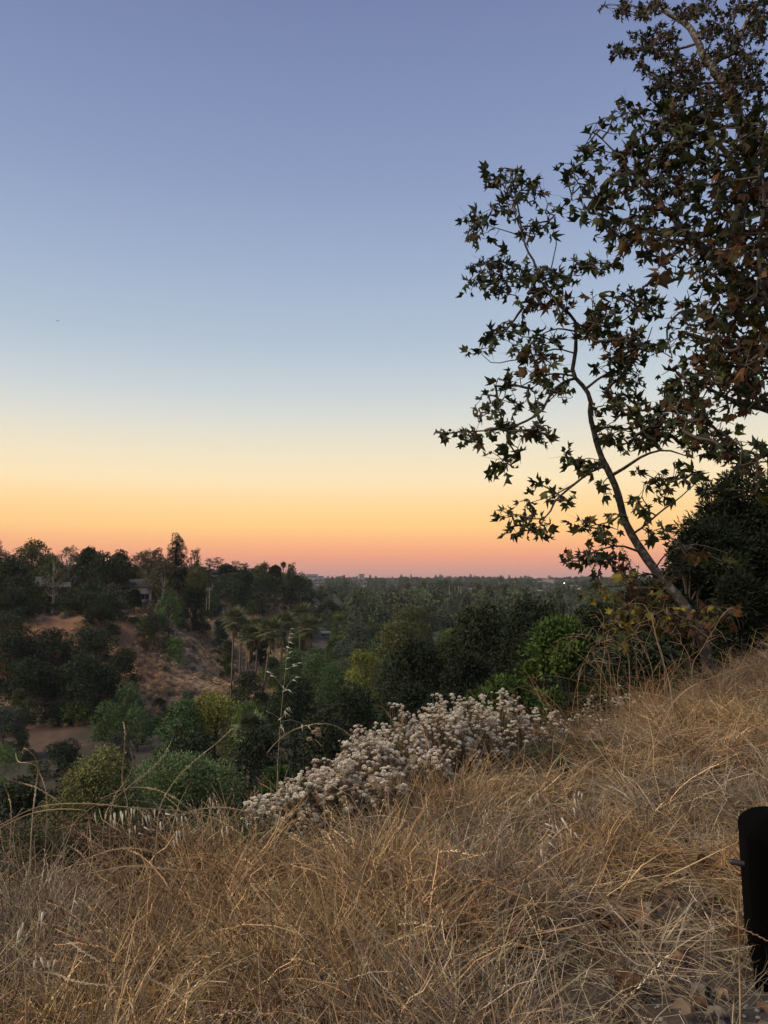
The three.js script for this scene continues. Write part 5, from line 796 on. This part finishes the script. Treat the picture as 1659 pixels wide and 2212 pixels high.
// ---------------------------------------------------------------- single stems and oats
const Q4 = (u, v) => [u * 0.4, 1526 + v * 0.4], Q2 = (u, v) => [(600 + u / 2.37) / 1.507, (1750 + v / 2.37) / 1.507], Q8 = (u, v) => [(1800 + u / 2.37) / 1.507, (1700 + v / 2.37) / 1.507], QR = (u, v) => [(1700 + u / 2.074) / 1.507, (2500 + v / 2.074) / 1.507], QM = (u, v) => [(1600 + u / 1.8433) / 1.507, (2000 + v / 1.8433) / 1.507];
const spline = (pts, n) => new THREE.CatmullRomCurve3(pts.map((p) => new THREE.Vector3(...p))).getSpacedPoints(n).map((p) => [p.x, p.y, p.z]);
function stalk(label, pix, r, o = {}) {
  seed(o.seed ?? treeSeed++); const P = pix.map(([X, Y], k) => at(X, Y, (o.rr?.[k] ?? r) + (o.flat ? 0 : 0.06 * Math.sin(k * 1.7))));
  if (!o.free) { const b = P[0].slice(); b[1] = H(b[0], b[2]); if (P[0][1] > b[1] + 0.02) { b[0] += R(-0.03, 0.03); P.unshift(b); } }
  const b0 = P[0], t = thing(o.name ?? 'dry_stalk', label, o.cat ?? 'dry stem', b0, o.group), loc = spline(P.map((p) => sub(p, b0)), P.length * 6), g = new Geo(), c = o.col ?? [0.42, 0.31, 0.19], w = o.w ?? 0.0022;
  tube(g, loc, loc.map((_, k) => w * mix(1, 0.55, k / loc.length)), 5, c); mesh('stem', g.geo(), M.grass, t);
  if (o.spike !== undefined) { const s = new Geo(); seedSpike(s, loc, o.spike, o.sw ?? 0.0034, shade(c, 1.15), 0.017); mesh('seed_spike', s.geo(), M.grass, t); }
  return { t, b0 };
}
const OATC = [0.88, 0.83, 0.7];
const oatMat = new THREE.MeshPhysicalMaterial({ vertexColors: true, roughness: 0.5, side: THREE.DoubleSide, transmission: 0.3, name: 'papery_husk' });
function spikelets(S, list, r, L, conv, hang) {
  for (const [u, v, ang, k] of list) { const [X, Y] = conv(u, v), p = sub(at(X, Y, r + R(-0.03, 0.03)), S.b0), a = rad(ang ?? R(-20, 20)), l = L * (k ?? R(0.85, 1.15)), d = hang ? norm([Math.sin(a), -Math.cos(a), R(-0.3, 0.3)]) : norm([Math.cos(a), Math.sin(a), R(-0.3, 0.3)]), g = new Geo(); spindle(g, add(p, d, -l / 2), add(p, d, l / 2), l * 0.24, shade(OATC, R(0.85, 1.1)), 6); const e = add(p, d, l / 2); leafFace(g, add(e, d, -l * 0.3), norm(add(d, [0.12, 0, 0.1])), [0, 0, 1], l * 0.75, l * 0.05, shade(OATC, 0.8), 0.1); mesh('spikelet', g.geo(), oatMat, S.t); }
}
{
  const S = stalk('tall thin wild oat stem with white husks rising over the palms, left of the buckwheat', [Q2(725, 1659), Q2(740, 1450), Q2(756, 1250), Q2(775, 1080), Q2(792, 900), Q2(810, 770), Q2(822, 703)], 3.7, { name: 'wild_oat', cat: 'wild oat', w: 0.0014, col: [0.5, 0.42, 0.26], flat: true });
  spikelets(S, [[838, 704, -8], [832, 743, -10], [818, 772, 8], [824, 811, -22], [804, 848, -20], [820, 884, 32], [806, 929, 5], [850, 977, 12], [895, 967, 2], [855, 990, 10], [794, 1011, 8], [655, 1040, -20, 1.3], [682, 1069, -20, 1.2], [875, 1076, 0, 1.1], [849, 1102, -22], [766, 1158, -52], [792, 1174, -20], [817, 1184, -38], [775, 1182, 18], [815, 1325, -62, 1.2], [800, 1328, -50], [778, 1355, -85, 1.2], [793, 1358, -40], [740, 1398, 35], [755, 1470, -70, 1.5], [765, 1485, -80, 1.2], [750, 1455, 70], [909, 1463, -88, 1.3], [965, 1467, -52, 1.2], [637, 1340, -60, 0.5]], 3.7, 0.021, Q2);
  const br = new Geo(); for (const q of [[[788, 1020], [840, 990], [890, 968]], [[784, 1160], [820, 1110], [870, 1078]], [[765, 1165], [720, 1100], [660, 1040]], [[742, 1400], [690, 1365], [640, 1342]], [[745, 1420], [820, 1405], [900, 1430], [909, 1455]], [[760, 1380], [775, 1335], [800, 1310]]]) { const pp = q.map(([u, v]) => sub(at(...Q2(u, v), 3.7), S.b0)); tube(br, pp, pp.map(() => 0.0007), 3, [0.5, 0.42, 0.26]); } mesh('side_stalks', br.geo(), M.grass, S.t, 'stuff');
}
const one = (l, q, conv, r, o) => stalk(l, q.map(([u, v]) => conv(u, v)), r, o);
one('dry stem bowed in a low arch across the tall wild oat stem', [[640, 1659], [740, 1550], [890, 1465], [1050, 1435], [1180, 1460], [1300, 1540]], Q2, 4.2, { spike: 0.3, free: true, w: 0.0018 });
one('pale dry grass spike bent at a right angle near the left edge of the photo', [[180, 550], [195, 430], [198, 325], [150, 305], [95, 295], [84, 250]], Q4, 4.0, { spike: 0.35, w: 0.003, col: [0.5, 0.4, 0.28] });
one('dry stem leaning left behind the right-angled spike', [[250, 480], [215, 360], [185, 270], [150, 235], [128, 225]], Q4, 4.2, { spike: 0.5 });
one('dry grass spike bending over from a left-hand arch, hanging twisted', [[0, 655], [150, 585], [300, 556], [440, 560], [470, 580], [485, 650], [490, 720], [505, 790]], Q4, 3.9, { spike: 0.55, w: 0.003, sw: 0.004, free: true });
one('long straight dry spike slanting up to the right over the green bushes', [[860, 560], [900, 470], [980, 360], [1080, 270], [1180, 190], [1250, 124]], Q4, 4.0, { spike: 0.55, w: 0.0026, col: [0.44, 0.36, 0.23] });
one('thinner dry spike slanting up to the right, left of the long straight one', [[580, 560], [700, 430], [800, 350], [880, 270], [922, 198]], Q4, 4.1, { spike: 0.45 });
one('upright dry stem with a narrow plume in front of the dark valley trees', [[690, 540], [660, 400], [670, 250], [675, 150], [668, 90]], Q4, 4.2, { spike: 0.62, sw: 0.005 });
one('short dry plume leaning beside the upright narrow plume', [[610, 510], [680, 400], [720, 310], [704, 236]], Q4, 4.2, { spike: 0.55, sw: 0.004 });
one('long dry stem arching from the left edge right across to the buckwheat', [[0, 640], [200, 545], [450, 524], [700, 545], [1000, 570], [1150, 600], [1300, 690], [1400, 800], [1450, 900]], Q4, 3.9, { spike: 0.1, free: true, w: 0.0022 });
one('dry stem arching just left of the buckwheat, ending below its heads', [[800, 620], [950, 588], [1150, 545], [1300, 560], [1450, 620], [1620, 720]], Q4, 4.1, { spike: 0.2, free: true });
one('dry stem arching low over the grass below the hanging twisted spike', [[350, 900], [480, 820], [640, 770], [780, 775], [900, 860], [960, 980]], Q4, 3.6, { spike: 0.5 });
one('long low dry stem lying across the middle of the left grass', [[300, 900], [480, 900], [700, 862], [1000, 890], [1200, 920], [1400, 1010]], Q4, 3.5, { spike: 0.3, free: true });
one('pale bent stem zigzagging over the lower left grass', [[0, 1445], [270, 1440], [430, 1490], [600, 1502], [700, 1466], [850, 1490], [1000, 1590], [1150, 1705]], Q4, 2.75, { spike: 0.0, free: true, w: 0.002, col: [0.46, 0.37, 0.26] });
one('long straight pale stem slanting up across the bottom of the grass', [[640, 1700], [900, 1560], [1100, 1460], [1390, 1330]], Q4, 2.9, { free: true, w: 0.002, col: [0.5, 0.41, 0.26] });
one('hooked dry stem curling over in the middle of the grass', [[1650, 1250], [1600, 1060], [1560, 990], [1500, 968], [1430, 985]], Q4, 3.4, { spike: 0.5 });
one('short curved pale spike in the lower left grass', [[270, 1242], [360, 1262], [440, 1320], [540, 1380]], Q4, 3.0, { spike: 0.3, free: true, col: [0.5, 0.4, 0.28] });
one('dry stem rising just left of the right-angled spike', [[60, 560], [45, 480], [20, 420]], Q4, 4.1, { spike: 0.4 });
one('low crooked dry stem crossing behind the right-angled spike', [[40, 395], [120, 415], [200, 440], [300, 500]], Q4, 4.2, { spike: 0.2, free: true });
one('dry stem arching over the green bushes above the hanging oat husks', [[540, 500], [700, 440], [850, 452], [980, 520], [1030, 580]], Q4, 4.1, { spike: 0.4, free: true });
{
  const a = one('wild oat with a row of white hanging husks, leaning right over the left grass', [[620, 700], [660, 580], [720, 545], [790, 560]], Q4, 3.9, { name: 'wild_oat', cat: 'wild oat', w: 0.0013 });
  spikelets(a, [[515, 605, 10], [570, 595, -6], [598, 605, 4], [620, 602, 6, 1.4], [616, 632, 4], [655, 590, 8, 1.3], [662, 604, 5], [680, 580, -4], [710, 570, 4], [725, 572, -6]], 3.9, 0.034, Q4, true);
  const b = one('wild oat with drooping white husks in the middle of the left grass', [[840, 740], [860, 640], [830, 580], [780, 572]], Q4, 3.9, { name: 'wild_oat', cat: 'wild oat', w: 0.0013 });
  spikelets(b, [[775, 590, 25], [790, 612, 15, 1.3], [805, 605, 12], [700, 680, 0], [730, 660, 5], [760, 688, 70], [792, 660, 60], [835, 575, 3], [867, 642, 6], [910, 583, 80]], 3.9, 0.032, Q4, true);
  const c = one('wild oat with scattered white husks left of the buckwheat', [[980, 790], [990, 680], [970, 620], [955, 600]], Q4, 3.9, { name: 'wild_oat', cat: 'wild oat', w: 0.0013 });
  spikelets(c, [[955, 615, 5], [982, 610, 3], [1005, 608, 12], [955, 692, 10, 1.2], [970, 690, 5], [940, 742, 14, 1.3], [955, 722, 10], [1135, 512, 4, 1.2], [1150, 532, 3], [1176, 572, -10], [1200, 685, 6], [1226, 668, 4, 1.3], [1310, 668, 3]], 3.9, 0.03, Q4, true);
  const d = one('tall wild oat stem with white husks standing in the grass below the buckwheat', [[280, 800], [190, 600], [130, 300], [100, 120], [70, 0]], QR, 3.6, { name: 'wild_oat', cat: 'wild oat', w: 0.0014, col: [0.5, 0.42, 0.28] });
  spikelets(d, [[60, 215, 6], [105, 188, 10], [52, 230, 0], [185, 355, -10], [205, 402, 10], [236, 410, 20], [284, 368, 30, 1.5], [300, 392, 20], [330, 440, 6, 1.4], [365, 455, 35], [195, 462, 60], [180, 386, 70], [200, 520, 50], [130, 582, 5, 1.4], [155, 622, -10]], 3.5, 0.03, QR, true);
  const e = one('wild oat with a comb of three upright pale husks in the middle of the bank', [[420, 420], [400, 300], [370, 210], [360, 180]], QR, 4.2, { name: 'wild_oat', cat: 'wild oat', w: 0.0013 });
  spikelets(e, [[350, 190, -12], [380, 178, -12], [402, 188, -14], [358, 232, 10, 1.3], [380, 236, 14, 1.4], [352, 285, 20], [352, 302, 5]], 4.2, 0.03, QR, true);
  const f = one('wild oat with four pale husks low in the bottom left grass', [[250, 1560], [240, 1450], [210, 1370]], Q4, 2.9, { name: 'wild_oat', cat: 'wild oat', w: 0.0013, free: true });
  spikelets(f, [[185, 1400, 4, 1.2], [228, 1380, 20, 1.3], [262, 1400, 4, 1.2], [290, 1395, -14, 1.3], [325, 1480, 10], [100, 1240, -12, 1.8], [122, 1190, -5], [226, 1140, -4, 1.4], [412, 1060, 40]], 2.9, 0.026, Q4, true);
}
// the dry weed sticking up in front of the leaning sycamore
{
  const t = 'dry weed stem';
  const L = [['long arching weed stem falling to the far left of the tangle before the leaning sycamore', [[400, 1200], [320, 1050], [300, 940], [220, 885], [100, 890], [0, 930]]], ['arching weed stem above the dark gap left of the leaning sycamore', [[440, 1150], [420, 990], [350, 900], [250, 868], [120, 862]]], ['upright weed stem with a forked tip before the fresh green shrub', [[370, 1170], [400, 980], [386, 820], [392, 740], [358, 668]]], ['hooked weed stem in the middle of the tangle', [[590, 1160], [580, 1030], [530, 950], [450, 905], [400, 925]]], ['weed stem bowed left before the yellow low sycamore leaves', [[700, 1160], [640, 1030], [608, 900], [640, 830]]], ['pale tall weed stem reaching up to the dead brown leaves of the leaning sycamore', [[930, 1400], [890, 1200], [840, 1050], [790, 870], [762, 730], [770, 698]]], ['slanting weed stem crossing the foot of the sycamore trunk', [[1080, 1100], [1150, 980], [1240, 830], [1320, 700], [1400, 652]]], ['long pale weed branch slanting right across the upper bank', [[910, 1410], [1050, 1280], [1200, 1208], [1400, 1140], [1550, 1098]]], ['weed stem curving left over the low sycamore leaves', [[1050, 1040], [960, 900], [850, 820], [745, 755]]], ['hooked weed stem curling over under the dead brown leaf cluster', [[850, 1050], [790, 880], [735, 760], [735, 690], [690, 630], [610, 630], [500, 642]]], ['weed stem looping down left of the pale tall one', [[760, 1120], [690, 960], [640, 860], [570, 800]]], ['drooping weed stem at the left foot of the tangle', [[200, 1180], [240, 1090], [330, 1070], [420, 1090]]], ['thin weed stem arched across the dark gap before the sycamore', [[500, 1180], [520, 1050], [490, 960], [420, 915], [330, 950], [300, 1010]]], ['weed stem bending right at the foot of the sycamore trunk', [[1130, 1250], [1190, 1310], [1230, 1420]]]];
  L.forEach(([l, q], k) => { const S = one(l, q, Q8, 7.6 + (k % 3) * 0.25, { name: 'dry_weed', cat: t, w: 0.0032, col: shade([0.36, 0.25, 0.15], 0.85 + 0.1 * (k % 4)) }); const g = new Geo(); seed(2100 + k); const P = spline(q.map(([u, v]) => sub(at(...Q8(u, v), 7.6 + (k % 3) * 0.25), S.b0)), 30); for (let j = 0; j < 7; j++) { const p = P[8 + Math.floor(R(0, 22))], d = norm(add(rdir(), [0, 0.3, 0])), e = add(p, d, R(0.06, 0.2)), e2 = add(e, norm(add(d, [0, -0.8, 0])), R(0.04, 0.12)); tube(g, [p, e, e2], [0.0024, 0.0018, 0.0012], 4, [0.32, 0.22, 0.14]); } mesh('side_stems', g.geo(), M.grass, S.t, 'stuff'); });
  one('forked pale dead stem standing in the middle of the upper bank', [[910, 970], [960, 820], [1040, 640], [1110, 510], [1250, 420], [1310, 500], [1380, 610]], QM, 5.6, { name: 'dry_weed', cat: t, w: 0.0042, col: [0.48, 0.34, 0.22] });
  one('second branch of dead stem beside the forked pale one, bowing right', [[960, 810], [1050, 740], [1200, 690], [1330, 680], [1470, 690]], QM, 5.6, { name: 'dry_weed', cat: t, w: 0.0034, col: [0.45, 0.31, 0.2], free: true });
  one('straight thin stem slanting up right behind the forked pale one', [[940, 990], [1050, 860], [1200, 680], [1300, 590]], QM, 5.7, { name: 'dry_weed', cat: t, w: 0.0028, col: [0.42, 0.3, 0.19] });
  one('thin pale upright stem left of the forked pale dead stem', [[1085, 540], [1060, 380], [1000, 180], [960, 0]], QM, 7.2, { name: 'dry_weed', cat: t, w: 0.004, col: [0.45, 0.33, 0.21] });
  one('long pale stem standing in front of the black post at the bottom right', [[1470, 1720], [1468, 1400], [1462, 1100], [1455, 850]], QR, 2.5, { name: 'dry_stalk', w: 0.003, col: [0.44, 0.32, 0.18] });
  one('short cut stem beside the long one in front of the black post', [[1420, 1720], [1428, 1600], [1432, 1520]], QR, 2.45, { w: 0.003, col: [0.44, 0.35, 0.2] });
  one('brown seed plume sticking out above the flowering row', [[1600, 1410], [1560, 1340], [1500, 1290]], Q2, 5.9, { name: 'dry_weed', cat: t, w: 0.002, spike: 0.1, sw: 0.012, col: [0.2, 0.12, 0.08], free: true });
  const n = one('small buckwheat stem with three brown heads above the left end of the flowering row', [[1060, 1610], [1010, 1560], [965, 1555]], Q2, 5.0, { name: 'buckwheat_flower', cat: 'flower', w: 0.0016, free: true }); for (const [u, v] of [[965, 1556], [1035, 1522], [1005, 1504], [1030, 1484]]) { const m = mesh('flower_head', headGeos[0], headMats.pink, n.t); m.position.set(...sub(at(...Q2(u, v), 5), n.b0)); m.scale.setScalar(0.017); }
}
// ---------------------------------------------------------------- the black post
{
  let r = 2.4; while (r < 6) { const p = at(1690, 2085, r); if (p[1] <= H(p[0], p[2])) break; r += 0.02; }
  const b = at(1710, 2085, r), k = r / F, hgt = at(1710, 1755, r)[1] - b[1], t = thing('bollard_post', 'black square wooden post with a chamfered top at the right edge', 'post', [b[0], b[1] - 0.25, b[2]]); t.rotation.y = -0.3;
  const W = 73 * k, g = new Geo(), H1 = hgt + 0.25, ring = (y, w, c) => { const o = [], q = w * 0.16; for (const [x, z] of [[w, w - q], [w - q, w], [-w + q, w], [-w, w - q], [-w, -w + q], [-w + q, -w], [w - q, -w], [w, -w + q]]) o.push(g.v(x, y, z, c)); return o; }, blk = [0.002, 0.002, 0.002], rs = [ring(0, W * 0.94, blk), ring(H1 * 0.5, W * 0.97, blk), ring(H1 - W * 0.55, W * 1.02, blk), ring(H1 - W * 0.42, W * 0.985, blk), ring(H1 - W * 0.26, W * 0.86, blk), ring(H1 - W * 0.12, W * 0.7, blk), ring(H1 - W * 0.03, W * 0.5, blk), ring(H1, W * 0.34, blk)];
  for (let j = 0; j + 1 < rs.length; j++) for (let s = 0; s < 8; s++) { const n = (s + 1) % 8; g.t(rs[j][s], rs[j + 1][s], rs[j][n]); g.t(rs[j][n], rs[j + 1][s], rs[j + 1][n]); } const c = g.v(0, H1 + 0.004, 0, blk); for (let s = 0; s < 8; s++) g.t(rs[7][(s + 1) % 8], rs[7][s], c);
  mesh('timber', g.geo(), new THREE.MeshPhysicalMaterial({ vertexColors: true, roughness: 0.95, specularIntensity: 0.06, name: 'black_timber' }), t);
  const bo = new Geo(), yb = at(1600, 1862, r)[1] - b[1] + 0.25; tube(bo, [[-W * 0.9, yb, 0.0], [-W * 1.32, yb + 0.006, 0.0], [-W * 1.36, yb + 0.007, 0]], [0.011, 0.012, 0.006], 8, [0.06, 0.065, 0.075]); mesh('bolt', bo.geo(), new THREE.MeshStandardMaterial({ vertexColors: true, roughness: 0.5, metalness: 0.6, name: 'iron' }), t);
}
renderer.render(scene, camera);
